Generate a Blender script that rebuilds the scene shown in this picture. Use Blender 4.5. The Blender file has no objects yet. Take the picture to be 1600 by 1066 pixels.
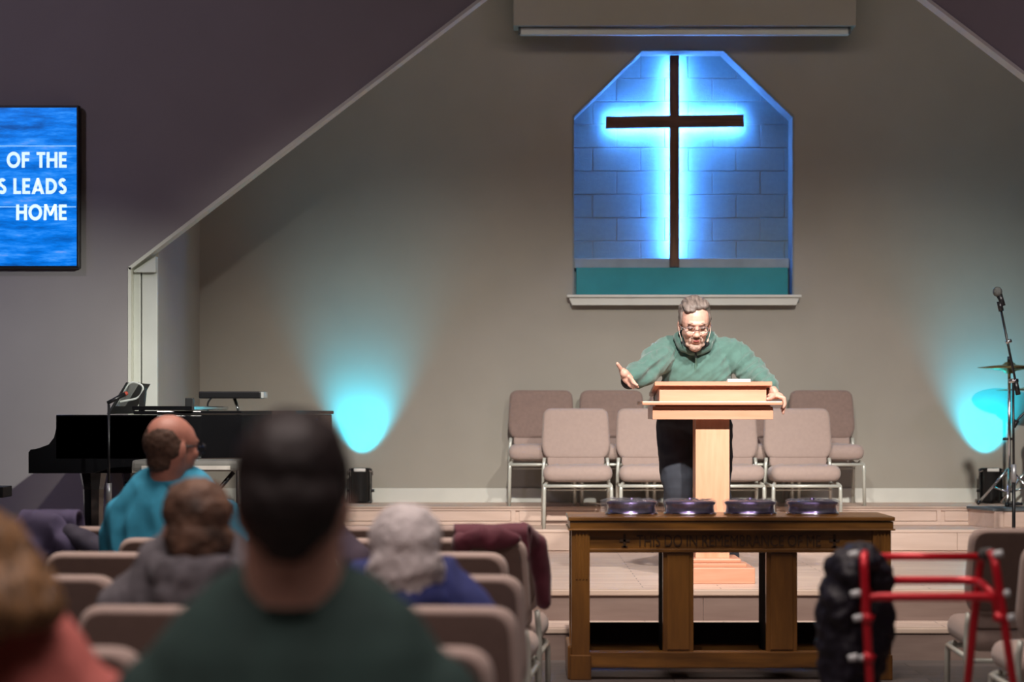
import bpy, bmesh, math, random
from mathutils import Vector, Matrix, noise
random.seed(7)
sc = bpy.context.scene
C = sc.collection
PI = math.pi

# ---------------------------------------------------------------- camera
F, HC, YH = 3111.1, 1.266, 640.0        # focal length in px (70 mm), eye height, horizon row
cd = bpy.data.cameras.new('camera'); cam = bpy.data.objects.new('camera', cd); C.objects.link(cam)
cam.location = (0, 0, HC); cam.rotation_euler = (PI/2, 0, 0)
cd.lens = 70; cd.sensor_width = 36; cd.sensor_fit = 'HORIZONTAL'; cd.shift_y = (YH-533)/1600
cd.clip_end = 100
cd.dof.use_dof = True; cd.dof.focus_distance = 11.0; cd.dof.aperture_fstop = 2.0
sc.camera = cam
def P(px, py, D): return Vector(((px-800)*D/F, D, HC-(py-YH)*D/F))

# ---------------------------------------------------------------- world, light, exposure
w = bpy.data.worlds.new('world'); sc.world = w; w.use_nodes = True
w.node_tree.nodes['Background'].inputs[0].default_value = (.30, .27, .33, 1)
w.node_tree.nodes['Background'].inputs[1].default_value = .03
vs = sc.view_settings
vs.view_transform = 'Standard'; vs.look = 'None'; vs.exposure = 0; vs.gamma = 1; vs.use_curve_mapping = False
def lamp(name, kind, loc, target, energy, color, **kw):
    d = bpy.data.lights.new(name, kind); o = bpy.data.objects.new(name, d); C.objects.link(o)
    o.location = loc
    o.rotation_euler = (Vector(target)-Vector(loc)).to_track_quat('-Z', 'Y').to_euler()
    d.energy = energy; d.color = color
    for k, v in kw.items(): setattr(d, k, v)
    return o
WARM = (1, .925, .84)
lamp('stage_spot_a', 'SPOT', (.2, 6.6, 4.6), (-.15, 12.7, .2), 2000, WARM, spot_size=math.radians(50), spot_blend=1, shadow_soft_size=.08)
lamp('stage_spot_b', 'SPOT', (2.1, 6.6, 4.6), (2.45, 12.7, .2), 2000, WARM, spot_size=math.radians(50), spot_blend=1, shadow_soft_size=.08)
lamp('lectern_spot', 'SPOT', (1.15, 6.6, 4.75), (1.1, 11.0, 1.35), 340, (1, .91, .88), spot_size=math.radians(17), spot_blend=.8, shadow_soft_size=.05)
lamp('piano_spot', 'SPOT', (.3, 8.0, 3.3), (-2.9, 12.4, 1.15), 800, (.97, 1, .90), spot_size=math.radians(30), spot_blend=1, shadow_soft_size=.04)
lamp('upper_wall_fill', 'AREA', (1.2, 12.85, 4.75), (1.2, 14.3, 2.0), 11, (1, .86, .74), shape='RECTANGLE', size=5.5, size_y=.3)  # added unseen fill lamp that lifts the upper back wall
lamp('house_light_front', 'AREA', (-.1, 7.2, 5.6), (-.1, 7.3, 0), 95, (1, .85, .76), shape='RECTANGLE', size=4.0, size_y=3.0, spread=math.radians(80))
lamp('house_light_near', 'AREA', (-.4, 2.2, 5.2), (-.4, 3.4, 0), 85, (1, .83, .78), shape='RECTANGLE', size=5, size_y=3, spread=math.radians(95))
lamp('purple_fill_left', 'SPOT', (-4.6, 8.0, 5.2), (-2.4, 12.5, 2.8), 200, (.70, .60, .80), spot_size=math.radians(85), spot_blend=1, shadow_soft_size=.3)  # added tinted fill for the left front wall, no fixture behind it
lamp('purple_fill_right', 'SPOT', (6.6, 8.0, 5.2), (4.4, 12.5, 3.4), 190, (.74, .58, .76), spot_size=math.radians(80), spot_blend=1, shadow_soft_size=.3)  # mirrored fill, added to brighten the right front wall
lamp('blue_wash', 'SPOT', (-4.8, 10.4, 2.6), (-4.2, 12.5, 1.7), 30, (.25, .32, 1.0), spot_size=math.radians(90), spot_blend=1, shadow_soft_size=.3)

# ---------------------------------------------------------------- materials
MATS = {}
def mat(name, col, rough=.6, metal=0, var=.12, scale=8, bump=0, bscale=60, stretch=(1,1,1), spec=.5, trans=0, alpha=1, coat=0, sheen=0, emit=None, estr=0):
    if name in MATS: return MATS[name]
    m = bpy.data.materials.new(name); m.use_nodes = True; nt = m.node_tree; b = nt.nodes['Principled BSDF']
    b.inputs['Roughness'].default_value = rough; b.inputs['Metallic'].default_value = metal
    b.inputs['Specular IOR Level'].default_value = spec; b.inputs['Coat Weight'].default_value = coat
    b.inputs['Transmission Weight'].default_value = trans; b.inputs['Alpha'].default_value = alpha
    b.inputs['Sheen Weight'].default_value = sheen
    tc = nt.nodes.new('ShaderNodeTexCoord'); mp = nt.nodes.new('ShaderNodeMapping'); mp.inputs['Scale'].default_value = stretch
    nt.links.new(tc.outputs['Object'], mp.inputs[0])
    n = nt.nodes.new('ShaderNodeTexNoise'); n.inputs['Scale'].default_value = scale; n.inputs['Detail'].default_value = 5
    nt.links.new(mp.outputs[0], n.inputs['Vector'])
    r = nt.nodes.new('ShaderNodeValToRGB'); r.color_ramp.elements[0].position = .3; r.color_ramp.elements[1].position = .7
    r.color_ramp.elements[0].color = tuple(max(0, c*(1-var)) for c in col)+(1,)
    r.color_ramp.elements[1].color = tuple(min(1, c*(1+var)) for c in col)+(1,)
    nt.links.new(n.outputs['Fac'], r.inputs[0]); nt.links.new(r.outputs[0], b.inputs['Base Color'])
    if bump:
        n2 = nt.nodes.new('ShaderNodeTexNoise'); n2.inputs['Scale'].default_value = bscale; n2.inputs['Detail'].default_value = 4
        nt.links.new(mp.outputs[0], n2.inputs['Vector'])
        bp = nt.nodes.new('ShaderNodeBump'); bp.inputs['Strength'].default_value = bump; bp.inputs['Distance'].default_value = .01
        nt.links.new(n2.outputs['Fac'], bp.inputs['Height']); nt.links.new(bp.outputs[0], b.inputs['Normal'])
    if emit:
        b.inputs['Emission Color'].default_value = emit+(1,); b.inputs['Emission Strength'].default_value = estr
    MATS[name] = m; return m
def wood(name, c1, c2, axis='X', ring=6, rough=.4, coat=.2, knots=False, detail=2.5):
    """wood grain running along the given axis"""
    if name in MATS: return MATS[name]
    m = bpy.data.materials.new(name); m.use_nodes = True; nt = m.node_tree; b = nt.nodes['Principled BSDF']
    b.inputs['Roughness'].default_value = rough; b.inputs['Coat Weight'].default_value = coat; b.inputs['Coat Roughness'].default_value = .25
    tc = nt.nodes.new('ShaderNodeTexCoord'); mp = nt.nodes.new('ShaderNodeMapping')
    k = {'X': (.12, 1, 1), 'Y': (1, .12, 1), 'Z': (1, 1, .12)}[axis]; mp.inputs['Scale'].default_value = k
    nt.links.new(tc.outputs['Object'], mp.inputs[0])
    n = nt.nodes.new('ShaderNodeTexNoise'); n.inputs['Scale'].default_value = ring; n.inputs['Detail'].default_value = detail; n.inputs['Distortion'].default_value = .6
    nt.links.new(mp.outputs[0], n.inputs['Vector'])
    mu = nt.nodes.new('ShaderNodeMath'); mu.operation = 'MULTIPLY'; mu.inputs[1].default_value = 9
    fr = nt.nodes.new('ShaderNodeMath'); fr.operation = 'PINGPONG'; fr.inputs[1].default_value = 1
    nt.links.new(n.outputs['Fac'], mu.inputs[0]); nt.links.new(mu.outputs[0], fr.inputs[0])
    n2 = nt.nodes.new('ShaderNodeTexNoise'); n2.inputs['Scale'].default_value = ring*14; n2.inputs['Detail'].default_value = 3
    nt.links.new(mp.outputs[0], n2.inputs['Vector'])
    mx = nt.nodes.new('ShaderNodeMath'); mx.operation = 'MULTIPLY_ADD'; mx.inputs[1].default_value = .55
    nt.links.new(n2.outputs['Fac'], mx.inputs[0]); 
    hf = nt.nodes.new('ShaderNodeMath'); hf.operation = 'MULTIPLY'; hf.inputs[1].default_value = .5
    nt.links.new(fr.outputs[0], hf.inputs[0]); nt.links.new(hf.outputs[0], mx.inputs[2])
    r = nt.nodes.new('ShaderNodeValToRGB'); r.color_ramp.elements[0].color = c1+(1,); r.color_ramp.elements[1].color = c2+(1,)
    r.color_ramp.elements[0].position = .1; r.color_ramp.elements[1].position = .85
    nt.links.new(mx.outputs[0], r.inputs[0]); nt.links.new(r.outputs[0], b.inputs['Base Color'])
    bp = nt.nodes.new('ShaderNodeBump'); bp.inputs['Strength'].default_value = .12; bp.inputs['Distance'].default_value = .004
    nt.links.new(mx.outputs[0], bp.inputs['Height']); nt.links.new(bp.outputs[0], b.inputs['Normal'])
    MATS[name] = m; return m
def planks(name, c1, c2, width, length, rough=.45):
    """boards running along X, laid side by side along Y (material only: seen at a grazing angle)"""
    m = bpy.data.materials.new(name); m.use_nodes = True; nt = m.node_tree; b = nt.nodes['Principled BSDF']
    b.inputs['Roughness'].default_value = rough
    tc = nt.nodes.new('ShaderNodeTexCoord'); br = nt.nodes.new('ShaderNodeTexBrick')
    br.inputs['Scale'].default_value = 1; br.inputs['Brick Width'].default_value = length; br.inputs['Row Height'].default_value = width
    br.inputs['Mortar Size'].default_value = .003; br.inputs['Color1'].default_value = c1+(1,); br.inputs['Color2'].default_value = c2+(1,)
    br.inputs['Mortar'].default_value = tuple(c*.35 for c in c1)+(1,); br.offset = .37
    nt.links.new(tc.outputs['Object'], br.inputs['Vector'])
    mp = nt.nodes.new('ShaderNodeMapping'); mp.inputs['Scale'].default_value = (1.2, 16, 16); nt.links.new(tc.outputs['Object'], mp.inputs[0])
    n = nt.nodes.new('ShaderNodeTexNoise'); n.inputs['Scale'].default_value = 3; n.inputs['Detail'].default_value = 5
    nt.links.new(mp.outputs[0], n.inputs['Vector'])
    mix = nt.nodes.new('ShaderNodeMix'); mix.data_type = 'RGBA'; mix.blend_type = 'OVERLAY'; mix.inputs[0].default_value = .55
    nt.links.new(br.outputs['Color'], mix.inputs[6]); nt.links.new(n.outputs['Fac'], mix.inputs[7]); nt.links.new(mix.outputs[2], b.inputs['Base Color'])
    MATS[name] = m; return m

# ---------------------------------------------------------------- mesh helpers
WORLDBASE = set()
def link(name, me, m=None, parent=None):
    o = bpy.data.objects.new(name, me); C.objects.link(o)
    if m and not me.materials: me.materials.append(m)
    if parent:
        o.parent = parent
        if parent.name in WORLDBASE: o.matrix_parent_inverse = Matrix.Translation(-parent.location)   # parts modelled in world coordinates
    return o
def obj(name, bm, m=None, parent=None, smooth=False):
    me = bpy.data.meshes.new(name); bmesh.ops.recalc_face_normals(bm, faces=bm.faces[:]); bm.to_mesh(me); bm.free()
    if smooth: me.polygons.foreach_set('use_smooth', [True]*len(me.polygons))
    return link(name, me, m, parent)
def empty(name, loc=(0,0,0), rz=0):
    o = bpy.data.objects.new(name, None); C.objects.link(o); o.location = loc; o.rotation_euler.z = rz; o.empty_display_size = .1; return o
def tag(o, label, cat, group=None):
    o['label'] = label; o['category'] = cat
    if group: o['group'] = group
    return o
def struct(o, label=None):
    o['kind'] = 'structure'
    if label: o['label'] = label
    return o
def thing(name, label, cat, loc=(0,0,0), rz=0, group=None): return tag(empty(name, loc, rz), label, cat, group)
def wthing(name, label, cat, base, group=None):
    o = thing(name, label, cat, base, 0, group); WORLDBASE.add(o.name); return o
def dup(root, loc, rz, label, group=None):
    r = root.copy(); C.objects.link(r); r.location = loc; r.rotation_euler.z = rz; r['label'] = label
    if group: r['group'] = group
    for ch in list(root.children):
        c = ch.copy(); C.objects.link(c); c.parent = r
        for g in list(ch.children):
            d = g.copy(); C.objects.link(d); d.parent = c
    return r
def box(bm, x0, x1, y0, y1, z0, z1, bev=0):
    vs_ = [bm.verts.new((x, y, z)) for x in (x0, x1) for y in (y0, y1) for z in (z0, z1)]
    fs = [bm.faces.new([vs_[i] for i in q]) for q in ((0,1,3,2),(4,6,7,5),(0,4,5,1),(2,3,7,6),(0,2,6,4),(1,5,7,3))]
    if bev:
        es = list({e for f in fs for e in f.edges}); bmesh.ops.bevel(bm, geom=es, offset=bev, segments=2, affect='EDGES', profile=.6)
def B(*a, bev=0):
    bm = bmesh.new(); box(bm, *a, bev=bev); return bm
def prism(bm, pts, d0, d1, axis='Y', bev=0):
    """polygon extruded; axis Y: pts are (x,z); axis Z: pts are (x,y); axis X: pts are (y,z)"""
    def co(p, d): return (p[0], d, p[1]) if axis == 'Y' else ((p[0], p[1], d) if axis == 'Z' else (d, p[0], p[1]))
    a = [bm.verts.new(co(p, d0)) for p in pts]; b = [bm.verts.new(co(p, d1)) for p in pts]; n = len(pts)
    fs = [bm.faces.new(a), bm.faces.new(b[::-1])]+[bm.faces.new((a[i], b[i], b[(i+1)%n], a[(i+1)%n])) for i in range(n)]
    if bev:
        es = list({e for f in fs[:2] for e in f.edges}); bmesh.ops.bevel(bm, geom=es, offset=bev, segments=2, affect='EDGES', profile=.6)
def PR(*a, **k):
    bm = bmesh.new(); prism(bm, *a, **k); return bm
def frame_of(d):
    d = d.normalized(); u = d.cross(Vector((0,0,1)))
    if u.length < 1e-3: u = Vector((1,0,0))
    u.normalize(); return u, d.cross(u)
def tube(bm, pts, r, n=10, caps=True):
    """tube along a polyline; r a number or one per point"""
    pts = [Vector(p) for p in pts]; rs = r if isinstance(r, (list, tuple)) else [r]*len(pts); rings = []
    u = None
    for i, p in enumerate(pts):
        d = (pts[min(i+1, len(pts)-1)]-pts[max(i-1, 0)])
        if d.length < 1e-9: d = Vector((0,0,1))
        d.normalize()
        if u is None: u, v = frame_of(d)
        else:
            u = (u-d*u.dot(d)); u.normalize(); v = d.cross(u)
        rings.append([bm.verts.new(p+(u*math.cos(2*PI*k/n)+v*math.sin(2*PI*k/n))*rs[i]) for k in range(n)])
    for a, b in zip(rings, rings[1:]):
        for k in range(n): bm.faces.new((a[k], a[(k+1)%n], b[(k+1)%n], b[k]))
    if caps: bm.faces.new(rings[0][::-1]); bm.faces.new(rings[-1])
def T(pts, r, n=10):
    bm = bmesh.new(); tube(bm, pts, r, n); return bm
def bend(pts, rad, seg=5):
    """polyline with rounded corners"""
    pts = [Vector(p) for p in pts]; out = [pts[0]]
    for a, b, c in zip(pts, pts[1:], pts[2:]):
        r = min(rad, (a-b).length*.45, (c-b).length*.45); p, q = b+(a-b).normalized()*r, b+(c-b).normalized()*r
        for k in range(seg+1):
            t = k/seg; out.append(p*(1-t)**2+b*2*t*(1-t)+q*t*t)
    return out+[pts[-1]]
def lathe(bm, prof, n=32, c=(0,0,0)):
    rings = [[bm.verts.new((c[0]+r*math.cos(2*PI*k/n), c[1]+r*math.sin(2*PI*k/n), c[2]+z)) for k in range(n)] for r, z in prof]
    for a, b in zip(rings, rings[1:]):
        for k in range(n): bm.faces.new((a[k], a[(k+1)%n], b[(k+1)%n], b[k]))
    bm.faces.new(rings[0][::-1]); bm.faces.new(rings[-1])
def LA(prof, n=32, c=(0,0,0)):
    bm = bmesh.new(); lathe(bm, prof, n, c); return bm
def rounded(pts, rad, seg=5):
    n = len(pts); out = []
    for i in range(n):
        a, b, c = Vector(pts[i-1]), Vector(pts[i]), Vector(pts[(i+1)%n]); r = min(rad, (a-b).length*.48, (c-b).length*.48)
        p, q = b+(a-b).normalized()*r, b+(c-b).normalized()*r
        for k in range(seg+1):
            t = k/seg; out.append(tuple(p*(1-t)**2+b*2*t*(1-t)+q*t*t))
    return out
def pillow(bm, outline, th, r, fn):
    """cushion: outline (2-D) with thickness th and edges rounded by r; fn(u, v, w) places a point, w across the thickness"""
    cx = sum(p[0] for p in outline)/len(outline); cy = sum(p[1] for p in outline)/len(outline)
    rings = []
    def ring(ins, w_):
        out = []
        for p in outline:
            dx, dy = p[0]-cx, p[1]-cy; L = math.hypot(dx, dy); k = max(0, (L-ins)/L)
            out.append(bm.verts.new(fn(cx+dx*k, cy+dy*k, w_)))
        return out
    prof = []
    for k in range(5):
        a = PI/2*k/4; prof.append((r*(1-math.sin(a)), -th/2+r*(1-math.cos(a)) if False else -th/2+r-r*math.cos(a)))
    half = [(r*2.2, -th/2-r*.10)]+prof
    full = half+[(i, -w_) for i, w_ in half[::-1]]
    for i, w_ in full: rings.append(ring(i, w_))
    n = len(outline)
    for a, b in zip(rings, rings[1:]):
        for k in range(n): bm.faces.new((a[k], a[(k+1)%n], b[(k+1)%n], b[k]))
    bm.faces.new(rings[0][::-1]); bm.faces.new(rings[-1])
def txt(name, s, size, m, parent=None, ext=.003, off=0, align='LEFT', sx=1, spacing=1):
    cu = bpy.data.curves.new(name, 'FONT'); cu.body = s; cu.size = size; cu.extrude = ext; cu.offset = off; cu.align_x = align; cu.space_character = spacing
    o = bpy.data.objects.new(name, cu); C.objects.link(o)
    dg = bpy.context.evaluated_depsgraph_get(); me = bpy.data.meshes.new_from_object(o.evaluated_get(dg)); bpy.data.objects.remove(o)
    for v in me.vertices: v.co = (v.co.x*sx, -v.co.z, v.co.y)       # stand up, facing -Y
    me.materials.clear(); me.flip_normals() if False else None
    return link(name, me, m, parent)

# sculpted surfaces: overlapping ellipsoids and tapered limbs fused by a voxel remesh
BENCH = bpy.data.scenes.new('bench')      # scratch scene for baking, removed at the end
class Sculpt:
    def __init__(s): s.v = []; s.f = []
    def ell(s, c, r, R=None, n=20, h=12):
        c = Vector(c); b = len(s.v)
        def put(x, y, z):
            q = Vector((x*r[0], y*r[1], z*r[2])); s.v.append(tuple(c+(R @ q if R else q)))
        put(0, 0, 1)
        for i in range(1, h):
            a = PI*i/h
            for k in range(n): put(math.sin(a)*math.cos(2*PI*k/n), math.sin(a)*math.sin(2*PI*k/n), math.cos(a))
        put(0, 0, -1); e = len(s.v)-1
        for k in range(n):
            j = (k+1) % n; s.f.append((b, b+1+k, b+1+j)); s.f.append((e, b+1+(h-2)*n+j, b+1+(h-2)*n+k))
            for i in range(h-2): s.f.append((b+1+i*n+k, b+1+(i+1)*n+k, b+1+(i+1)*n+j, b+1+i*n+j))
        return s
    def limb(s, pts, rs, n=16):
        pts = [Vector(p) for p in pts]
        for p, r in zip(pts, rs): s.ell(p, (r, r, r), None, 14, 8)
        for a, b, ra, rb in zip(pts, pts[1:], rs, rs[1:]):
            u, v = frame_of(b-a); o = len(s.v)
            for p, r in ((a, ra), (b, rb)): s.v += [tuple(p+(u*math.cos(2*PI*k/n)+v*math.sin(2*PI*k/n))*r) for k in range(n)]
            s.f += [(o+k, o+(k+1) % n, o+n+(k+1) % n, o+n+k) for k in range(n)]+[tuple(range(o, o+n))[::-1], tuple(range(o+n, o+2*n))]
        return s
    def build(s, name, m, parent=None, voxel=.008, smooth=4, disp=None):
        me = bpy.data.meshes.new(name); me.from_pydata(s.v, [], s.f)
        o = bpy.data.objects.new(name, me); BENCH.collection.objects.link(o)
        r = o.modifiers.new('r', 'REMESH'); r.mode = 'VOXEL'; r.voxel_size = voxel; r.use_smooth_shade = True
        if smooth:
            q = o.modifiers.new('s', 'SMOOTH'); q.factor = .5; q.iterations = smooth
        vl = BENCH.view_layers[0]; vl.update(); me2 = bpy.data.meshes.new_from_object(o.evaluated_get(vl.depsgraph)); bpy.data.objects.remove(o)
        me2.name = name
        if disp:
            no = [v.normal.copy() for v in me2.vertices]
            for v, n_ in zip(me2.vertices, no): v.co += n_*disp(v.co)
        me2.polygons.foreach_set('use_smooth', [True]*len(me2.polygons))
        me2.materials.clear()
        return link(name, me2, m, parent)
def folds(amp, sx, sy, sz, seed=0):
    def f(c):
        p = Vector((c.x*sx+seed, c.y*sy, c.z*sz)); v = noise.noise(p)
        return amp*(1-2*abs(v)*1.6)*.6+amp*.5*noise.noise(p*2.3)
    return f

def letters(name, s, h, m, parent, x_right, y, z, kx=1.0, wgt=.215):
    """bold geometric capitals, right aligned at x_right, cap height h"""
    bm = None; W_ = {'O': .98, 'F': .56, 'T': .62, 'H': .78, 'E': .56, 'S': .60, 'L': .54, 'A': .92, 'D': .80, 'M': 1.0, ' ': .30}; gap = .10
    def poly(pts): prism(bm, [(x0+p[0]*h*kx, z+p[1]*h) for p in pts], y, y+.001)
    def rect(a, b, c, d): poly([(a, c), (b, c), (b, d), (a, d)])
    def arc(cx, cy, rx, ry, a0, a1, n=18):
        for k in range(n):
            t0, t1 = a0+(a1-a0)*k/n, a0+(a1-a0)*(k+1)/n
            poly([(cx+rx*math.cos(t0), cy+ry*math.sin(t0)), (cx+rx*math.cos(t1), cy+ry*math.sin(t1)), (cx+(rx-wgt)*math.cos(t1), cy+(ry-wgt)*math.sin(t1)), (cx+(rx-wgt)*math.cos(t0), cy+(ry-wgt)*math.sin(t0))])
    x0 = x_right-(sum(W_[c] for c in s)+gap*(len(s)-1))*h*kx
    for c in s:
        w_ = W_[c]; g = wgt; t = .19; bm = bmesh.new()
        if c == 'O': arc(.49, .5, .49, .52, 0, 2*PI, 32)
        if c in 'FELHD': rect(0, g, 0, 1)
        if c in 'FE': rect(g, w_, 1-t, 1); rect(g, w_-.04, .41, .41+t)
        if c in 'EL': rect(g, w_, 0, t)
        if c == 'T': rect(0, w_, 1-t, 1); rect(w_/2-g/2, w_/2+g/2, 0, 1-t)
        if c == 'H': rect(w_-g, w_, 0, 1); rect(g, w_-g, .41, .41+t)
        if c == 'D':
            rect(g, .32, 0, wgt); rect(g, .32, 1-wgt, 1); arc(.32, .5, .48, .5, -PI/2, PI/2)
        if c == 'A':
            poly([(0, 0), (g+.03, 0), (.46+.05, .72), (.46+.05, 1), (.46-.09, 1)]); poly([(w_, 0), (.46+.09, 1), (.46-.05, 1), (.46-.05, .72), (w_-g-.03, 0)]); rect(.24, .68, .17, .33)
        if c == 'M':
            poly([(0, 0), (g-.01, 0), (g+.02, 1), (.06, 1)]); poly([(1, 0), (.94, 1), (.98-g, 1), (1-g+.01, 0)]); poly([(.07, 1), (g+.04, 1), (.58, .30), (.42, .30)]); poly([(.93, 1), (.42, .30), (.58, .30), (.96-g, 1)][::-1])
        if c == 'S':
            arc(.30, .725, .285, .285, .55, PI*1.5+.1); arc(.30, .285, .30, .295, -PI+.45, PI/2+.1)
        x0 += (w_+gap)*h*kx
        if c != ' ': obj(name, bm, m, parent)
        else: bm.free()

# ================================================================ the setting
ZS, Z1, Z2 = .323, .471, .600            # stage floor, lower choir tier, upper choir tier
YE, YT1, YT2, YW, YP = 10.40, 13.15, 13.66, 14.30, 12.50   # stage edge, tier fronts, back wall, proscenium wall
paint = mat('greige_wall_paint', (.345, .325, .28), .75, var=.03, scale=3, bump=.05, bscale=160)
paint_dark = mat('mauve_grey_wall_paint', (.30, .27, .27), .8, var=.03, scale=3, bump=.05, bscale=160)
white = mat('white_trim_paint', (.62, .63, .58), .45, var=.04, scale=5)
floor_m = planks('grey_brown_floor_planks', (.085, .072, .068), (.12, .10, .095), .14, 1.2, .5)
stage_m = planks('pale_oak_stage_planks', (.56, .43, .37), (.64, .50, .43), .085, 1.1, .32)
oak = wood('pale_oak_panel', (.52, .385, .315), (.66, .51, .43), 'X', 3, .5, 0)
oak_dark = wood('oak_edge_trim', (.36, .26, .21), (.50, .38, .31), 'X', 3, .5, 0)
step_m = wood('brown_step_board', (.125, .08, .068), (.20, .14, .12), 'X', 3, .5, 0)

struct(obj('floor', B(-7, 9, -5, YE+.02, -.1, 0), floor_m), 'grey brown plank floor of the hall')
struct(obj('ceiling', B(-7, 9, -5, 15, 6.2, 6.3), paint_dark))
struct(obj('wall_left', B(-7.12, -7, -5, YP, 0, 6.2), paint_dark)); struct(obj('wall_right', B(9, 9.12, -5, YP, 0, 6.2), paint_dark))
struct(obj('wall_rear', B(-7.12, 9.12, -5.12, -5, 0, 6.2), paint_dark))

# proscenium wall with its gable opening
OX, OZ, AX, AZ = -2.41, 2.158, 1.205, 4.93
ox2 = 2*AX-OX
wf = struct(obj('wall_front', PR([(-7, 0), (OX, 0), (OX, OZ), (AX, AZ), (ox2, OZ), (ox2, 0), (9, 0), (9, 6.2), (-7, 6.2)], YP, YP+.12), paint_dark), 'mauve grey wall with a gable shaped opening onto the stage')
# bead lining the opening
def bead(a, b, wd=.02):
    a, b = Vector((a[0], 0, a[1])), Vector((b[0], 0, b[1])); n = (b-a).normalized(); q = Vector((n.z, 0, -n.x))*wd
    return PR([(a.x, a.z), (b.x, b.z), ((b+q).x, (b+q).z), ((a+q).x, (a+q).z)], YP-.006, YP+.122)
for k, (a, b) in enumerate((((OX, .0), (OX, OZ)), ((OX, OZ), (AX, AZ)), ((AX, AZ), (ox2, OZ)), ((ox2, OZ), (ox2, 0)))):
    struct(obj('trim_%d' % (k+1), bead(a, b), mat('pale_opening_trim', (.72, .72, .62), .5, var=.05)), 'thin pale trim lining the stage opening')
# stage side walls
XL, XR = -2.243, 4.653
struct(obj('wall_stage_left', B(XL-.16, XL, YP+.12, YW, 0, 5.2), paint)); struct(obj('wall_stage_right', B(XR, XR+.16, YP+.12, YW, 0, 5.2), paint))
struct(obj('ceiling_stage', B(XL-.16, XR+.16, YP+.12, YW+.6, 5.2, 5.3), paint))
jt = struct(obj('trim_5', B(OX+.02, -2.345, YP+.07, YP+.118, ZS, 2.13, bev=.004), white), 'white jamb board beside the stage opening')
obj('jamb_board', B(-2.337, XL+.002, YP+.075, YP+.118, ZS, 2.13, bev=.004), white, jt)
obj('jamb_head', PR([(OX+.03, 2.13), (XL, 2.13), (XL, 2.23), (OX+.03, 2.14)], YP+.03, YP+.118), white, jt)

# back wall with the alcove
def hole_wall(name, outer, hole, y, m):
    bm = bmesh.new(); es = []
    for loop in (outer, hole):
        v = [bm.verts.new((p[0], y, p[1])) for p in loop]; es += [bm.edges.new((v[i], v[(i+1) % len(v)])) for i in range(len(v))]
    bmesh.ops.triangle_fill(bm, edges=es, use_beauty=True); return obj(name, bm, m)
HOLE = [(.446, 2.084), (2.013, 2.084), (2.013, 3.366), (1.517, 3.84), (.933, 3.84), (.446, 3.366)]
wb = struct(hole_wall('wall_back', [(XL, 0), (XR, 0), (XR, 5.2), (XL, 5.2)], HOLE, YW, paint), 'greige back wall of the stage with a lit alcove')
AD = .20
bm = bmesh.new(); n = len(HOLE)
fa = [bm.verts.new((p[0], YW-.004, p[1])) for p in HOLE]; fb = [bm.verts.new((p[0], YW+AD, p[1])) for p in HOLE]
cx_, cz_ = 1.23, 2.96
fo = [bm.verts.new((p[0]+.012*(1 if p[0] > cx_ else -1), YW-.004, p[1]+.012*(1 if p[1] > cz_ else -1))) for p in HOLE]
for i in range(n):
    j = (i+1) % n; bm.faces.new((fa[i], fa[j], fb[j], fb[i])); bm.faces.new((fo[i], fo[j], fa[j], fa[i]))
obj('alcove_reveal', bm, mat('grey_reveal_paint', (.22, .25, .26), .7), wb)
obj('mortar', B(.3, 2.2, YW+AD+.006, YW+AD+.03, 1.9, 3.95), mat('block_mortar', (.30, .34, .35), .9), wb)
blk = None; blkm = mat('painted_cinder_block', (.19, .29, .31), .75, var=.06, scale=30, bump=.35, bscale=120)  # block colour shifted toward teal to carry the glow across the alcove
bw, bh = .349, .1695
for r in range(12):
    for c in range(7):
        x = .935-2*bw+(c*bw)+(bw/2 if r % 2 else 0); z = 1.985+r*bh
        if x > 2.15 or x+bw < .35: continue
        if blk is None:
            blk = bmesh.new(); box(blk, .0025, bw-.0025, 0, .03, .0025, bh-.0025, bev=.003); o = obj('block', blk, blkm, wb); bme = o.data
        else: o = link('block', bme, None, wb)
        o.location = (x, YW+AD-.001+.002*random.random(), z)
obj('alcove_ledge', B(.45, 2.009, YW+AD-.07, YW+AD, 2.288, 2.362, bev=.006), mat('blue_grey_ledge', (.30, .37, .40), .5), wb)
obj('alcove_parapet', B(.462, 1.985, YW+.03, YW+.055, 2.084, 2.288, bev=.003), mat('glossy_teal_panel', (.015, .25, .29), .22, var=.1, scale=4), wb)
# sill
s_ = struct(obj('trim_6', B(.393, 2.064, YW-.11, YW+.03, 2.066, 2.084, bev=.003), white), 'white sill below the lit alcove')
obj('sill_moulding', PR([(.405, 2.066), (2.052, 2.066), (2.028, 2.012), (.43, 2.012)], YW-.09, YW+.002), white, s_)
# stage bases
st = struct(obj('floor_stage', B(-7, 9, YE+.03, YT1+.02, 0, ZS), stage_m), 'pale wooden stage floor')
obj('nosing', B(-7, 9, YE, YE+.06, ZS-.03, ZS+.001, bev=.006), oak_dark, st)
for x in range(-7, 9, 2): obj('riser_board', B(x+.002, x+1.998, YE+.015, YE+.031, .16, ZS-.03), step_m, st)
s2 = struct(obj('floor_step', B(-7, 9, 10.06, YE+.03, 0, .161), stage_m), 'lower wooden step up to the stage')
obj('nosing', B(-7, 9, 10.04, 10.10, .135, .1625, bev=.006), oak_dark, s2)
for x in range(-7, 9, 2): obj('riser_board', B(x+.002, x+1.998, 10.048, 10.062, .0, .135), step_m, s2)
t1 = struct(obj('floor_tier_lower', B(-1.5, XR, YT1+.012, YT2+.02, ZS, Z1), oak), 'lower pale oak choir tier')
t2 = struct(obj('floor_tier_upper', B(-1.5, XR, YT2+.012, YW, ZS, Z2), oak), 'upper pale oak choir tier')
edges = [-1.5, .02, 1.39, 2.94, XR]
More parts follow.
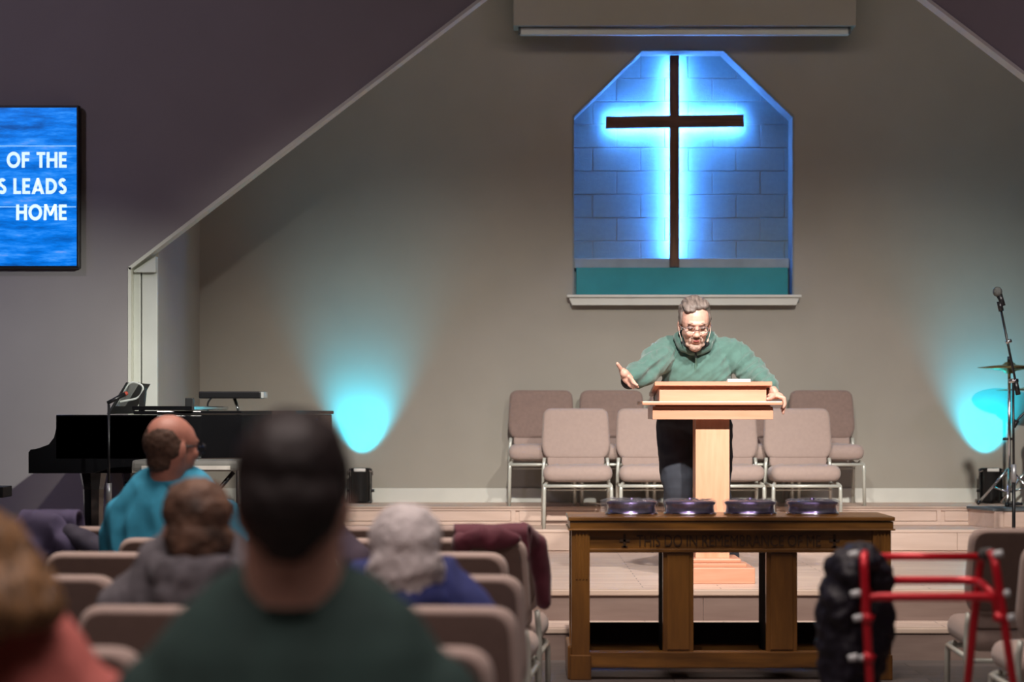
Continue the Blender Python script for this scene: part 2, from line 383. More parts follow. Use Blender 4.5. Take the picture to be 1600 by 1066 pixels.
for a, b in zip(edges, edges[1:]):
    obj('panel', B(a+.002, b-.002, YT1, YT1+.014, ZS+.012, Z1-.018, bev=.002), oak, t1)
    obj('panel', B(a+.03, b-.03, YT2+.002, YT2+.014, Z1+.03, Z2-.032, bev=.002), oak, t2)
    for x0, x1, z0, z1 in ((a, b, Z1+.002, Z1+.026), (a, b, Z2-.028, Z2-.012)):
        obj('panel_rail', B(x0, x1, YT2-.004, YT2+.014, z0, z1, bev=.002), oak, t2)
    obj('panel_stile', B(b-.026, b+.004, YT2-.003, YT2+.013, Z1+.026, Z2-.028, bev=.002), oak, t2)
obj('nosing', B(-1.5, XR, YT1-.006, YT1+.05, Z1-.018, Z1+.002, bev=.003), oak, t1); obj('nosing', B(-1.5, XR, YT2-.012, YT2+.05, Z2-.013, Z2+.002, bev=.003), oak_dark, t2)
# drum platform, its front corner cut off
dk = [(3.13, YT2-.001), (3.22, 13.30), (XR, 13.30), (XR, YT2-.001)]
dr = struct(obj('floor_drum_platform', PR(dk, Z1+.002, Z2-.012, axis='Z'), oak), 'pale oak drum platform at the right of the stage')
obj('platform_top', PR([(3.115, YT2-.013), (3.21, 13.285), (XR, 13.285), (XR, YT2-.013)], Z2-.012, Z2+.003, axis='Z'), mat('grey_carpet', (.10, .12, .13), .95, bump=.4, bscale=300), dr)
obj('panel_stile', B(3.222, 3.28, 13.29, 13.302, Z1+.004, Z2-.014, bev=.002), oak, dr); obj('panel', B(3.284, XR, 13.294, 13.303, Z1+.01, Z2-.02, bev=.002), oak, dr)
# baseboard
struct(obj('baseboard_back', B(XL, XR, YW-.018, YW, 0, .70, bev=.004), white), 'white baseboard along the stage back wall')

# ================================================================ big things on the stage
# ---- wooden cross with light strips on its back
cr = wthing('wooden_cross', 'dark wooden cross glowing blue from behind in the alcove', 'cross', (1.176, YW+.10, 2.297))
cw = wood('dark_cross_wood', (.07, .028, .012), (.17, .075, .035), 'Z', 10, .6, 0); cwx = wood('dark_cross_wood_across', (.07, .028, .012), (.17, .075, .035), 'X', 10, .6, 0)
obj('upright', B(1.142, 1.211, YW+.11, YW+.148, 2.296, 3.832, bev=.004), cw, cr)
cb = obj('crossbar', PR([(.68, 3.302), (1.678, 3.316), (1.678, 3.402), (.68, 3.388)], YW+.108, YW+.150, bev=.003), cwx, cr)
led = mat('blue_light_strip', (.1, .3, 1), emit=(.085, .31, 1.0), estr=330)
for x0, x1, z0, z1 in ((1.146, 1.154, 2.33, 3.80), (1.199, 1.207, 2.33, 3.80)): obj('light_strip', B(x0, x1, YW+.149, YW+.155, z0, z1), led, cr)
for pts in ([(.69, 3.310), (1.14, 3.3165), (1.14, 3.3245), (.69, 3.318)], [(1.212, 3.3175), (1.67, 3.324), (1.67, 3.332), (1.212, 3.3255)], [(.69, 3.372), (1.14, 3.3785), (1.14, 3.3865), (.69, 3.38)], [(1.212, 3.3795), (1.67, 3.386), (1.67, 3.394), (1.212, 3.3875)]):
    obj('light_strip', PR(pts, YW+.151, YW+.157), led, cr)
# ---- projection screen case
ps = wthing('projection_screen', 'projection screen case high on the back wall, pale bar along its bottom', 'screen', (1.22, YW, 3.97))
obj('case', B(.009, 2.439, YW-.2, YW-.001, 3.985, 4.9, bev=.006), paint, ps)
obj('bottom_bar', B(.055, 2.395, YW-.16, YW-.11, 3.927, 3.978, bev=.01), mat('pale_grey_metal', (.62, .66, .62), .4, var=.03), ps)
for x in (.045, 2.388): obj('end_cap', B(x, x+.018, YW-.165, YW-.105, 3.935, 3.985, bev=.004), mat('dark_cap', (.08, .09, .09), .5), ps)
# ---- television
tv = wthing('television', 'wall television with white words on a brushed blue screen', 'television', (-3.6, YP, 2.15))
obj('casing', B(-4.52, -2.700, YP-.07, YP-.012, 2.148, 3.166, bev=.008), mat('black_plastic', (.012, .012, .014), .35), tv)
def screen_mat():
    m = bpy.data.materials.new('brushed_blue_screen'); m.use_nodes = True; nt = m.node_tree; b = nt.nodes['Principled BSDF']
    tc = nt.nodes.new('ShaderNodeTexCoord'); mp = nt.nodes.new('ShaderNodeMapping'); mp.inputs['Scale'].default_value = (1.6, 1, 9); mp.inputs['Rotation'].default_value = (0, .06, 0)
    nt.links.new(tc.outputs['Object'], mp.inputs[0]); n = nt.nodes.new('ShaderNodeTexNoise'); n.inputs['Scale'].default_value = 2.2; n.inputs['Detail'].default_value = 9; n.inputs['Roughness'].default_value = .68
    nt.links.new(mp.outputs[0], n.inputs['Vector'])
    r = nt.nodes.new('ShaderNodeValToRGB'); e = r.color_ramp.elements
    e[0].position = .32; e[0].color = (.0, .085, .40, 1); e[1].position = .5; e[1].color = (.0, .20, .86, 1)
    for p, c in ((.60, (.03, .30, 1, 1)), (.70, (.18, .36, .92, 1)), (.82, (.40, .52, .95, 1))):
        q = e.new(p); q.color = c
    nt.links.new(n.outputs['Fac'], r.inputs[0]); b.inputs['Base Color'].default_value = (0, 0, 0, 1); b.inputs['Roughness'].default_value = .3
    nt.links.new(r.outputs[0], b.inputs['Emission Color']); b.inputs['Emission Strength'].default_value = 1.0
    return m
scr = obj('screen', B(-4.505, -2.718, YP-.073, YP-.068, 2.163, 3.150), screen_mat(), tv)
wt = mat('screen_lettering', (.8, .9, 1), emit=(.66, .86, 1.0), estr=1.0)
for k, (yb, s) in enumerate(((262, 'OF THE'), (303, 'S LEADS'), (344, 'HOME'))):
    letters('letter', s, 24.5*(YP-.08)/F, wt, scr, (104-800)*(YP-.08)/F, YP-.0765-.0004*k, HC+(YH-yb)*(YP-.08)/F, .89)
for zz, w_ in ((2.163+.745, .006), (2.163+.365, .006)): obj('plank_line', B(-4.5, -2.722, YP-.0745, YP-.072, zz, zz+w_), mat('pale_blue_line', (.3, .6, .9), emit=(.25, .55, .95), estr=.9), scr)

# ---- padded chairs
fab = mat('taupe_fabric', (.40, .305, .27), .9, var=.04, scale=40, bump=.08, bscale=500, sheen=.2)
fab_back = mat('brown_fabric_back', (.13, .085, .072), .9, var=.05, scale=40, bump=.08, bscale=500)
tube_m = mat('silver_grey_frame', (.60, .62, .56), .35, metal=.3, var=.05)
def make_chair():
    t = thing('padded_chair', 'x', 'chair')
    bm = bmesh.new()
    ol = rounded([(-.235, -.225), (.235, -.225), (.215, .215), (-.215, .215)], .07)
    pillow(bm, ol, .105, .05, lambda u, v, w_: (u, v, .368+w_+(-.012 if v > .1 else 0)-.03*max(0, -v-.17)*4)); obj('seat', bm, fab, t, True)
    bo = rounded([(-.205, .455), (.205, .455), (.236, .53), (.222, .80), (-.222, .80), (-.236, .53)], .06)
    bm = bmesh.new(); pillow(bm, bo, .06, .028, lambda u, z, w_: (u, .205+w_+(z-.45)*.16-.03*(1-(u/.24)**2)*0, z)); o = obj('backrest', bm, fab, t, True)
    # outer shell of the back
    so = rounded([(-.19, .47), (.19, .47), (.215, .54), (.203, .785), (-.203, .785), (-.215, .54)], .05)
    bm = bmesh.new(); pillow(bm, so, .012, .005, lambda u, z, w_: (u, .239+w_+(z-.45)*.16, z)); obj('back_shell', bm, fab_back, o, True)
    bm = bmesh.new(); pillow(bm, rounded([(-.195, .40), (.195, .40), (.195, .48), (-.195, .48)], .03), .03, .012, lambda u, z, w_: (u, .20+w_, z)); obj('lumbar_strip', bm, fab, t, True)
    for s in (-1, 1):
        obj('leg', T(bend([(s*.205, -.15, .30), (s*.222, -.215, .285), (s*.226, -.215, 0)], .03), .0125, 8), tube_m, t, True)
        obj('leg', T(bend([(s*.215, .215, .46), (s*.222, .20, .38), (s*.226, .235, 0)], .06), .0125, 8), tube_m, t, True)
        obj('side_rail', T([(s*.222, -.215, .283), (s*.222, .19, .283)], .011, 8), tube_m, t, True)
    obj('stretcher', T([(-.222, -.215, .283), (.222, -.215, .283)], .011, 8), tube_m, t, True)
    obj('stretcher', T([(-.222, .2, .27), (.222, .2, .27)], .010, 8), tube_m, t, True)
    obj('book_rack', T([(-.2, .0, .25), (.2, .0, .25)], .006, 6), tube_m, t, True)
    return t
chair0 = make_chair(); used = []
def chair(x, y, z, rz, label, group):
    if not used:
        used.append(1); chair0.location = (x, y, z); chair0.rotation_euler.z = rz; chair0['label'] = label; chair0['group'] = group; return chair0
    return dup(chair0, (x, y, z), rz, label, group)
yc1, yc2 = YT1+.27, YT2+.262
fl = ['leftmost of the four taupe chairs in the front choir row', 'taupe choir chair behind the preacher, front row, second from the left', 'taupe front row choir chair just right of the lectern post', 'rightmost taupe chair in the front choir row, fully in view']
for x, l in zip((.437, .945, 1.45, 1.956), fl): chair(x, yc1, Z1+.003, 0, l, 'front row of choir chairs on the lower tier')
bl = ['leftmost taupe chair in the back choir row against the wall', 'back row choir chair, second from the left, seen above two front chairs', 'back row choir chair hidden behind the preacher', 'back row choir chair mostly hidden behind the lectern', 'rightmost taupe chair in the back choir row, beside its wall shadow']
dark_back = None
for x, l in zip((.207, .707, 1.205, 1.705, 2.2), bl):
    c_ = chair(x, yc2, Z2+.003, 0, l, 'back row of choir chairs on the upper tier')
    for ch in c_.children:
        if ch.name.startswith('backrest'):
            if dark_back is None: dark_back = ch.data.copy(); dark_back.materials[0] = mat('darker_taupe_fabric', (.25, .175, .15), .9, var=.08, scale=40, bump=.25, bscale=500, sheen=.2)  # back row backrests take a darker tone than the front row
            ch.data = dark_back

# ---- congregation chairs (backs towards the viewer)
rowdata = [
 (7.96, [(756, 'taupe chair at the aisle end of the row nearest the stage'), (545, 'second chair from the aisle in the row nearest the stage'), (333, 'third chair from the aisle in the row nearest the stage, before the man in turquoise'), (119, 'chair in the row nearest the stage under the purple jacket')]),
 (7.25, [(730, 'aisle end chair with the maroon jacket over its back'), (506, 'chair beside the maroon jacket chair, second row from the stage'), (283, 'chair with the turquoise shirted man sitting on it')]),
 (6.53, [(690, 'aisle end chair just in front of the maroon jacket chair, empty'), (431, 'chair of the dark haired person in the third row from the stage'), (180, 'empty chair with a low pale top left of the grey hooded person')]),
 (5.64, [(698, 'empty aisle end chair right before the white haired person'), (385, 'chair directly ahead of the person in the grey hooded top'), (68, 'empty chair beside the blond hair at the left edge')]),
 (4.75, [(667, 'chair under the white haired person in blue'), (272, 'chair under the person in the grey hooded top')]),
 (3.95, [(600, 'chair corner at bottom centre right of the green shirted man'), (60, 'chair at bottom left between the pink and the green shirts')]),
 (2.80, [(438, 'chair under the man in the dark green shirt'), (-150, 'chair under the blond person in pink')])]
for D, lst in rowdata:
    for x, l in lst: chair((x-800)*D/F+.02, D+.24, 0, PI-.10, l, 'congregation chairs in rows')
chair(2.03, 8.08, 0, PI-.04, 'right hand chair seen from behind through the red walker', 'congregation chairs across the aisle')
chair(1.99, 7.14, 0, PI-.02, 'chair cut off by the right edge behind the walker', 'congregation chairs across the aisle')

# ---- lectern
lw = wood('honey_pine', (.54, .24, .145), (.66, .345, .235), 'X', 4, .4, .2); lwz = wood('honey_pine_upright', (.54, .24, .13), (.68, .37, .24), 'Z', 4, .4, .2)
le = wthing('lectern', 'honey pine lectern with a square post and stepped base on stage', 'lectern', (1.095, 10.97, ZS))
yl = 10.80
obj('base_plinth', B(.86, 1.313, 10.75, 11.20, ZS, ZS+.088, bev=.006), lw, le)
obj('base_step', B(.90, 1.272, 10.79, 11.16, ZS+.088, ZS+.108, bev=.004), lw, le); obj('base_collar', B(.93, 1.245, 10.82, 11.13, ZS+.108, ZS+.132, bev=.008), lw, le)
obj('post', B(1.004, 1.190, 10.89, 11.06, ZS+.13, 1.22, bev=.004), lwz, le)
obj('lower_box', B(.764, 1.420, yl+.02, yl+.40, 1.212, 1.282, bev=.003), lw, le)
obj('shelf', B(.705, 1.466, yl-.02, yl+.42, 1.290, 1.311, bev=.006), lw, le); obj('shelf_shadow_strip', B(.78, 1.405, yl+.03, yl+.39, 1.28, 1.292), lw, le)
bx = obj('upper_box', PR([(yl+.03, 1.31), (yl+.40, 1.31), (yl+.40, 1.345), (yl+.03, 1.392)], .802, 1.384, axis='X', bev=.002), lw, le)
obj('reading_board', PR([(yl, 1.396), (yl, 1.417), (yl+.43, 1.362), (yl+.43, 1.340)], .774, 1.412, axis='X', bev=.004), lw, le)
tag(obj('open_book', PR([(yl+.05, 1.4125), (yl+.05, 1.432), (yl+.30, 1.400), (yl+.30, 1.3785)], 1.175, 1.30, axis='X', bev=.003), mat('white_paper', (.85, .83, .8), .7)), 'thin white papers lying on the lectern top', 'paper')

# ---- communion table
dw = wood('dark_oak', (.06, .022, .005), (.27, .115, .022), 'X', 5, .35, .35); dwz = wood('dark_oak_upright', (.10, .038, .008), (.24, .10, .019), 'Z', 5, .35, .35)
tb = wthing('communion_table', 'dark oak communion table with a carved inscription before the stage', 'table', (1.025, 9.5, 0))
y0, y1 = 9.29, 9.73
obj('table_top', B(.263, 1.788, y0, y1, .745, .7645, bev=.005), dw, tb); obj('top_moulding', B(.270, 1.782, y0+.008, y1-.008, .706, .742, bev=.004), dw, tb)
obj('cornice', B(.262, 1.79, y0+.002, y1-.002, .700, .708, bev=.003), dw, tb)
ap = obj('apron', B(.36, 1.70, y0+.035, y0+.06, .606, .702), dw, tb); obj('apron_rail', B(.362, 1.69, y0+.022, y0+.07, .596, .614, bev=.004), dw, tb)
obj('apron', B(.36, 1.70, y1-.06, y1-.035, .606, .702), dw, tb)
ltm = mat('carved_dark_letters', (.045, .019, .007), .6)
o = txt('inscription', 'THIS DO IN REMEMBRANCE OF ME', .075, ltm, ap, .003, 0, 'CENTER', .74, 1.0); o.location = (1.015, y0+.0335, .626)
for xx in (.527, 1.51):
    bm = bmesh.new(); box(bm, xx-.006, xx+.006, y0+.031, y0+.036, .620, .682); box(bm, xx-.024, xx+.024, y0+.031, y0+.0355, .646, .658); box(bm, xx-.014, xx+.014, y0+.031, y0+.036, .620, .627)
    obj('carved_cross', bm, ltm, ap)
for xa, xb in ((.278, .364), (1.687, 1.773)):
    for ya, yb in ((y0+.02, y0+.10), (y1-.10, y1-.02)):
        lg = obj('leg', B(xa, xb, ya, yb, .0, .702, bev=.004), dwz, tb)
        obj('plinth', B(xa-.006, xb+.006, ya-.008, yb+.004, 0, .118, bev=.005), dwz, lg)
        for k in range(4):
            xx = xa+.02+k*.0155; obj('flute', B(xx, xx+.009, ya-.004, ya+.004, .47, .69, bev=.003), dwz, lg)
    obj('side_panel', B(xa+.02, xb-.02, y0+.1, y1-.1, .06, .70), dwz, tb)
    obj('foot', B(xa-.018, xa+.06, y0+.03, y1-.03, .0, .16, bev=.01), dwz, tb)
for xa, xb in ((.707, .851), (1.191, 1.337)): mp_ = obj('middle_post', B(xa, xb, y0+.04, y0+.07, .12, .61, bev=.004), dwz, tb); obj('post_core', B(xa+.001, xb-.001, y0+.07, y0+.33, .12, .61), mat('black_panel_and_post_shade', (.012, .008, .008), .95, spec=.05), mp_)  # core coloured black for the shade on the deep post sides
for xa, xb in ((.727, .831), (1.211, 1.317)): obj('post_panel', B(xa, xb, y0+.034, y0+.042, .14, .59, bev=.003), dwz, tb)
obj('bottom_rail', B(.36, 1.70, y0+.025, y0+.09, .055, .132, bev=.006), dw, tb); obj('bottom_rail', B(.36, 1.70, y1-.09, y1-.025, .055, .132, bev=.006), dw, tb)
obj('stretcher_panel', B(.36, 1.70, y1-.10, y1-.085, .132, .235), mat('black_panel_and_post_shade', (.012, .008, .008), .95, spec=.05), tb)

# ---- communion trays in crumpled plastic wrap
trm = mat('violet_steel', (.17, .13, .30), .22, metal=.9, var=.35, scale=14); trb = mat('polished_steel', (.55, .55, .66), .14, metal=1)
wrap = mat('clear_plastic_wrap', (.35, .35, .4), .06, spec=1, alpha=.07)
tl = ['communion tray at the left end, most crumpled plastic wrap', 'communion tray second from the left, bluest sheen', 'communion tray third from the left, right of the lectern post', 'communion tray at the right end with wrap sticking out']
for k, (px, l) in enumerate(zip((987, 1078, 1172, 1269), tl)):
    c = P(px, 804, 9.51); t = wthing('communion_tray', l, 'tray', (c.x, 9.51, .7645), 'communion trays on the table')
    o = obj('tray', LA([(.118, 0), (.124, .002), (.124, .008), (.116, .013), (.113, .03), (.114, .046), (.122, .053), (.122, .056), (.02, .056)], 40, (c.x, 9.51, .7648)), trm, t, True)
    obj('base_ring', LA([(.119, .0005), (.1255, .002), (.1255, .0095), (.119, .012)], 40, (c.x, 9.51, .7648)), trb, t, True)
    obj('lid', LA([(.121, .056), (.121, .060), (.10, .066), (.03, .068), (.012, .069), (.012, .078), (.004, .08)], 40, (c.x, 9.51, .7648)), trm, t, True)
    for j in range(24):
        a = 2*PI*j/24; q = (c.x+.1155*math.cos(a), 9.51+.1155*math.sin(a), .7648)
        if math.sin(a) < .2: obj('rivet', T([(q[0], q[1], .7648+.047), (q[0], q[1], .7648+.052)], .003, 6), trb, o)
    bm = bmesh.new(); N, R_ = 48, 8; rings = []
    for i in range(R_+1):
        ring = []
        for j in range(N):
            a = 2*PI*j/N; u = i/R_; nv = noise.noise(Vector((math.cos(a)*3+k*7, math.sin(a)*3, u*4)))
            if u < .6: r = .02+u/.6*.108; z = .072+.014*noise.noise(Vector((r*40*math.cos(a), r*40*math.sin(a), k*3)))+(.012 if k == 0 else 0)*(1-math.cos(a))*.5*u
            else: r = .128+.010*nv+(.012*max(0, math.cos(a))**4 if k == 3 else 0)+(.02*max(0, -math.cos(a))**6 if k == 0 else 0); z = .068-(u-.6)/.4*.055+.008*nv
            ring.append(bm.verts.new((c.x+r*math.cos(a), 9.51+r*math.sin(a), .7648+max(z, .004))))
        rings.append(ring)
    for a_, b_ in zip(rings, rings[1:]):
        for j in range(N): bm.faces.new((a_[j], a_[(j+1) % N], b_[(j+1) % N], b_[j]))
    bm.faces.new(rings[0]); wr = obj('plastic_wrap', bm, wrap, t)
    md = wr.modifiers.new('thick', 'SOLIDIFY'); md.thickness = .0008

# ---- grand piano
blk_m = mat('black_lacquer', (.006, .006, .007), .12, var=.1, coat=.6); blk_s = mat('black_satin', (.010, .010, .011), .45)
pn = wthing('grand_piano', 'black grand piano with its keyboard end at the left', 'piano', (-2.0, 11.6, ZS))
yn, yf = 10.95, 12.36
def bent(o=0):
    pts = [(-2.507-o, yn-o), (-1.95, yn-o), (-1.72, yn+.07-o), (-1.52, yn+.24-o*.6), (-1.38, yn+.5), (-1.28+o*.5, yn+.8), (-1.17+o, yn+1.02), (-1.10+o, yn+1.2), (-1.12+o, yf-.12), (-1.22+o*.5, yf-.02+o), (-1.35, yf+o), (-2.507-o, yf+o)]
    return pts
obj('case', PR(bent(), .99, 1.236, axis='Z', bev=.006), blk_m, pn)
cheek = [(-2.66, .914), (-2.66, 1.03), (-2.648, 1.046), (-2.60, 1.05), (-2.545, 1.07), (-2.515, 1.11), (-2.507, 1.16), (-2.507, 1.236), (-2.40, 1.236), (-1.95, 1.236), (-1.95, .955), (-2.2, .95), (-2.3, .914)]
obj('cheek', PR(cheek, yn, yn+.05, bev=.004), blk_m, pn); obj('cheek', PR(cheek, yf-.05, yf, bev=.004), blk_m, pn)
obj('key_bed', B(-2.65, -2.1, yn+.05, yf-.05, .914, .985), blk_m, pn)
wk = mat('ivory_keys', (.75, .72, .66), .3); ky = obj('keys', B(-2.64, -2.50, yn+.1, yf-.1, .985, 1.005), wk, pn)
for k in range(36):
    if k % 7 in (2, 6): continue
    obj('black_key', B(-2.595, -2.50, yn+.115+k*.0335, yn+.128+k*.0335, 1.005, 1.015), blk_s, ky)
obj('fallboard', PR([(-2.50, 1.0), (-2.47, 1.2), (-2.45, 1.2), (-2.48, 1.0)], yn+.05, yf-.05), blk_m, pn)
obj('lid', PR([p if p[0] > -2.4 else (-2.08, p[1]) for p in bent(.012)], 1.238, 1.258, axis='Z', bev=.005), blk_m, pn)
obj('folded_lid_flap', B(-2.09, -1.76, yn+.0, yf, 1.262, 1.285, bev=.005), blk_m, pn)
obj('lid_hinge', B(-1.80, -1.755, yn+.01, yn+.05, 1.26, 1.33, bev=.004), blk_s, pn)
obj('music_desk', PR([(-2.30, 1.24), (-2.285, 1.24), (-2.18, 1.42), (-2.19, 1.42)], yn+.35, yf-.35), blk_s, pn)
obj('desk_support', PR([(-2.12, 1.24), (-2.095, 1.24), (-2.08, 1.39), (-2.115, 1.34)], yn+.35, yn+.40), blk_s, pn)
for lx, ly in ((-2.33, yn+.13), (-2.33, yf-.13), (-1.3, yf-.35)):
    l = obj('leg', LA([(.075, .62), (.078, .60), (.07, .56), (.058, .50), (.056, .40), (.05, .1), (.058, .07), (.05, .05), (.025, .05)], 8, (lx, ly, ZS)), blk_m, pn)
    obj('caster', LA([(.02, .05), (.026, .03), (.026, .015), (.015, 0)], 10, (lx, ly, ZS)), trb, l)
obj('pedal_lyre', B(-2.17, -2.14, 11.55, 11.75, ZS+.08, .93), blk_m, pn)
for yy in (11.56, 11.65, 11.74): obj('pedal', B(-2.33, -2.15, yy-.015, yy+.015, ZS+.05, ZS+.065, bev=.004), mat('brass', (.6, .42, .15), .25, metal=1), pn)
sm = wthing('sheet_music', 'clear sleeved sheet music standing on the piano desk', 'sheet music', (-2.2, 11.6, 1.3))
obj('sheet', PR([(-2.26, 1.285), (-2.258, 1.285), (-2.172, 1.425), (-2.174, 1.425)], 11.35, 11.62), mat('sleeve_film', (.7, .72, .7), .2, alpha=.55), sm)
obj('curled_page', T(bend([(-2.235, 11.33, 1.34), (-2.17, 11.33, 1.43), (-2.09, 11.33, 1.40), (-2.12, 11.33, 1.33), (-2.23, 11.33, 1.31)], .04), .006, 6), mat('sleeve_edge', (.5, .52, .5), .3), sm)

# ---- microphone stands
dk_m = mat('black_metal', (.014, .014, .016), .35, metal=.3); chm = mat('chrome', (.65, .66, .68), .15, metal=1)
def mic_stand(name, label, base, top, boom, z0):
    m = wthing(name, label, 'mic stand', (base.x, base.y, z0))
    p = obj('pole', T([(base.x, base.y, z0+.02), (base.x, base.y, (z0+top.z)/2)], .011, 8), dk_m, m, True); obj('inner_pole', T([(base.x, base.y, (z0+top.z)/2-.05), top], .0075, 8), dk_m, m, True)
    obj('clutch', T([(base.x, base.y, (z0+top.z)/2-.05), (base.x, base.y, (z0+top.z)/2+.06)], .016, 10), mat('grey_clutch', (.35, .36, .38), .4, metal=.6), m, True)
    obj('base', LA([(.13, 0), (.13, .012), (.05, .022), (.015, .05)], 24, (base.x, base.y, z0)), dk_m, m, True)
    if boom:
        obj('boom', T([boom[0], boom[1]], .0075, 8), dk_m, m, True); d = (boom[1]-boom[0]).normalized()
        obj('counterweight', T([boom[0]-d*.02, boom[0]+d*.07], .015, 10), dk_m, m, True)
        obj('boom_joint', T([top-Vector((.025, 0, -.01)), top+Vector((.03, 0, .01))], .014, 10), chm, m, True)
        j = boom[0].lerp(boom[1], .6); obj('knob', T([j+Vector((-.01, 0, 0)), j+Vector((.022, 0, .012))], .011, 10), chm, m, True)
        obj('clip', T([boom[1]-d*.01, boom[1]+d*.05], .016, 10), dk_m, m, True)
    return m
Dm = 12.0
ms = mic_stand('microphone_stand', 'tall black boom microphone stand at the right by the drums', P(1584, 884, Dm), P(1583, 598, Dm), (P(1590, 612, Dm), P(1564, 484, Dm)), ZS)
mc = wthing('microphone', 'round headed vocal microphone on the right hand boom stand', 'microphone', P(1566, 476, Dm))
obj('handle', T([P(1568, 478, Dm), P(1561, 460, Dm)], [.013, .02], 12), dk_m, mc, True)
s = Sculpt(); s.ell(P(1558.5, 456, Dm), (.029, .029, .032)); s.build('grille', mat('grey_grille', (.12, .125, .12), .45, metal=.5, bump=.5, bscale=500), mc, .006, 2)
mic_stand('microphone_stand', 'black straight microphone stand in front of the piano', P(170, 880, 10.75), P(170, 632, 10.75), None, ZS)
mc = wthing('microphone', 'small microphone aimed into the open piano', 'microphone', P(172, 628, 10.75))
obj('body', T([P(168, 630, 10.75), P(195, 616, 10.80)], [.010, .012], 10), dk_m, mc, True); obj('foam_tip', T([P(193, 617, 10.80), P(199, 614, 10.81)], [.013, .010], 10), mat('red_band', (.35, .05, .03), .6), mc, True)
# music stand behind the piano
Dq = 12.72
q = wthing('music_stand', 'black music stand with its desk tilted flat behind the piano', 'music stand', (P(372, 0, Dq).x, Dq, ZS))
obj('desk', B(P(315, 0, Dq).x, P(411, 0, Dq).x, Dq-.12, Dq+.12, P(0, 623, Dq).z, P(0, 612, Dq).z, bev=.008), dk_m, q); obj('desk_tip', B(P(411, 0, Dq).x, P(415, 0, Dq).x, Dq-.1, Dq+.1, P(0, 622, Dq).z, P(0, 613, Dq).z), mat('pale_tip', (.6, .62, .6), .5), q)
obj('pole', T([P(372, 870, Dq), P(372, 640, Dq), P(366, 622, Dq)], .011, 8), chm, q, True); obj('gooseneck', T(bend([P(325, 642, Dq-.1), P(324, 630, Dq-.1), P(331, 621, Dq-.1)], .03), .006, 6), dk_m, q, True)
for a in (0, 2.1, 4.2): obj('leg', T([P(372, 850, Dq), (P(372, 0, Dq).x+.2*math.cos(a+.3), Dq+.2*math.sin(a+.3), ZS+.012)], .009, 6), dk_m, q, True)
# electronic keyboard on a crossed stand in front of the piano
kb = wthing('electronic_keyboard', 'grey electronic keyboard partly hidden by the man in turquoise', 'keyboard', (-1.75, 10.66, ZS))
Dk = 10.62
obj('body', B(P(205, 0, Dk).x, P(372, 0, Dk).x, Dk, Dk+.28, P(0, 737, Dk).z, P(0, 719, Dk).z, bev=.02), mat('grey_plastic', (.20, .20, .185), .5), kb)
obj('keys', B(P(222, 0, Dk).x, P(360, 0, Dk).x, Dk-.02, Dk+.12, P(0, 734, Dk).z, P(0, 728, Dk).z), wk, kb)
for dx in (1, -1):
    for yy in (Dk+.06, Dk+.22):
        obj('stand_leg', T([P(290-dx*75, 738, yy), P(290+dx*75, 913, yy)], .012, 8), dk_m, kb, True)
tag(obj('paper_sheet', B(P(226, 0, Dk-.03).x, P(243, 0, Dk-.03).x, Dk-.036, Dk-.03, P(0, 768, Dk).z, P(0, 735, Dk).z), mat('white_paper', (.85, .83, .8), .7)), 'white sheet hanging below the grey keyboard', 'paper')
sb = wthing('speaker_box', 'small black box at the left edge beside the piano', 'speaker', P(-4, 775, 11.0))
obj('cabinet', B(P(-30, 0, 11).x, P(12, 0, 11).x, 10.9, 11.1, P(0, 777, 11).z, P(0, 760, 11).z, bev=.006), blk_s, sb); obj('stand', T([P(-10, 777, 11), (P(-10, 0, 11).x, 11.0, ZS)], .02, 8), dk_m, sb)

# ---- uplight cans washing the wall
lens_m = mat('cyan_lens', (.3, .9, 1), emit=(.0, .75, 1.0), estr=2.0)
for px, l in ((563, 'black uplight can left of the choir chairs below a cyan glow'), (1548, 'black uplight can on the drum platform below a cyan glow')):
    Dc = 14.13; x = (px-800)*Dc/F
    u = wthing('uplight_can', l, 'stage light', (x, Dc, Z2+.003), 'cyan uplight cans against the wall')
    can = obj('can', LA([(.066, .012), (.07, .02), (.07, .23), (.074, .235), (.074, .25), (.064, .25), (.060, .225), (.01, .22)], 28, (x, Dc, Z2)), mat('black_can', (.016, .017, .018), .3, metal=.4), u, True)
    obj('rim_label', B(x-.042, x+.042, Dc-.0765, Dc-.07, Z2+.228, Z2+.25, bev=.003), mat('pale_label', (.75, .75, .72), .5), can)
    obj('lens', LA([(.058, .232), (.058, .236), (.01, .237)], 24, (x, Dc, Z2)), lens_m, u, True)
    for s in (-1, 1):
        obj('bracket', B(x+s*.078-.004, x+s*.078+.004, Dc-.02, Dc+.02, Z2+.01, Z2+.245, bev=.002), dk_m, u)
        obj('bracket_lug', T([(x+s*.066, Dc-.04, Z2+.235), (x+s*.088, Dc-.04, Z2+.225), (x+s*.088, Dc-.04, Z2+.20)], .007, 6), chm, u)
        obj('knob', T([(x+s*.075, Dc, Z2+.09), (x+s*.10, Dc, Z2+.09)], .011, 8), dk_m, u)
    obj('foot', B(x-.082, x+.082, Dc-.03, Dc+.03, Z2+.003, Z2+.013, bev=.003), dk_m, u)
    lamp('uplight_beam', 'SPOT', (x, Dc, Z2+.255), (x+.002, Dc+.42, Z2+.255+1.0), 135, (.0, .60, .88), spot_size=math.radians(74), spot_blend=1, shadow_soft_size=.03)

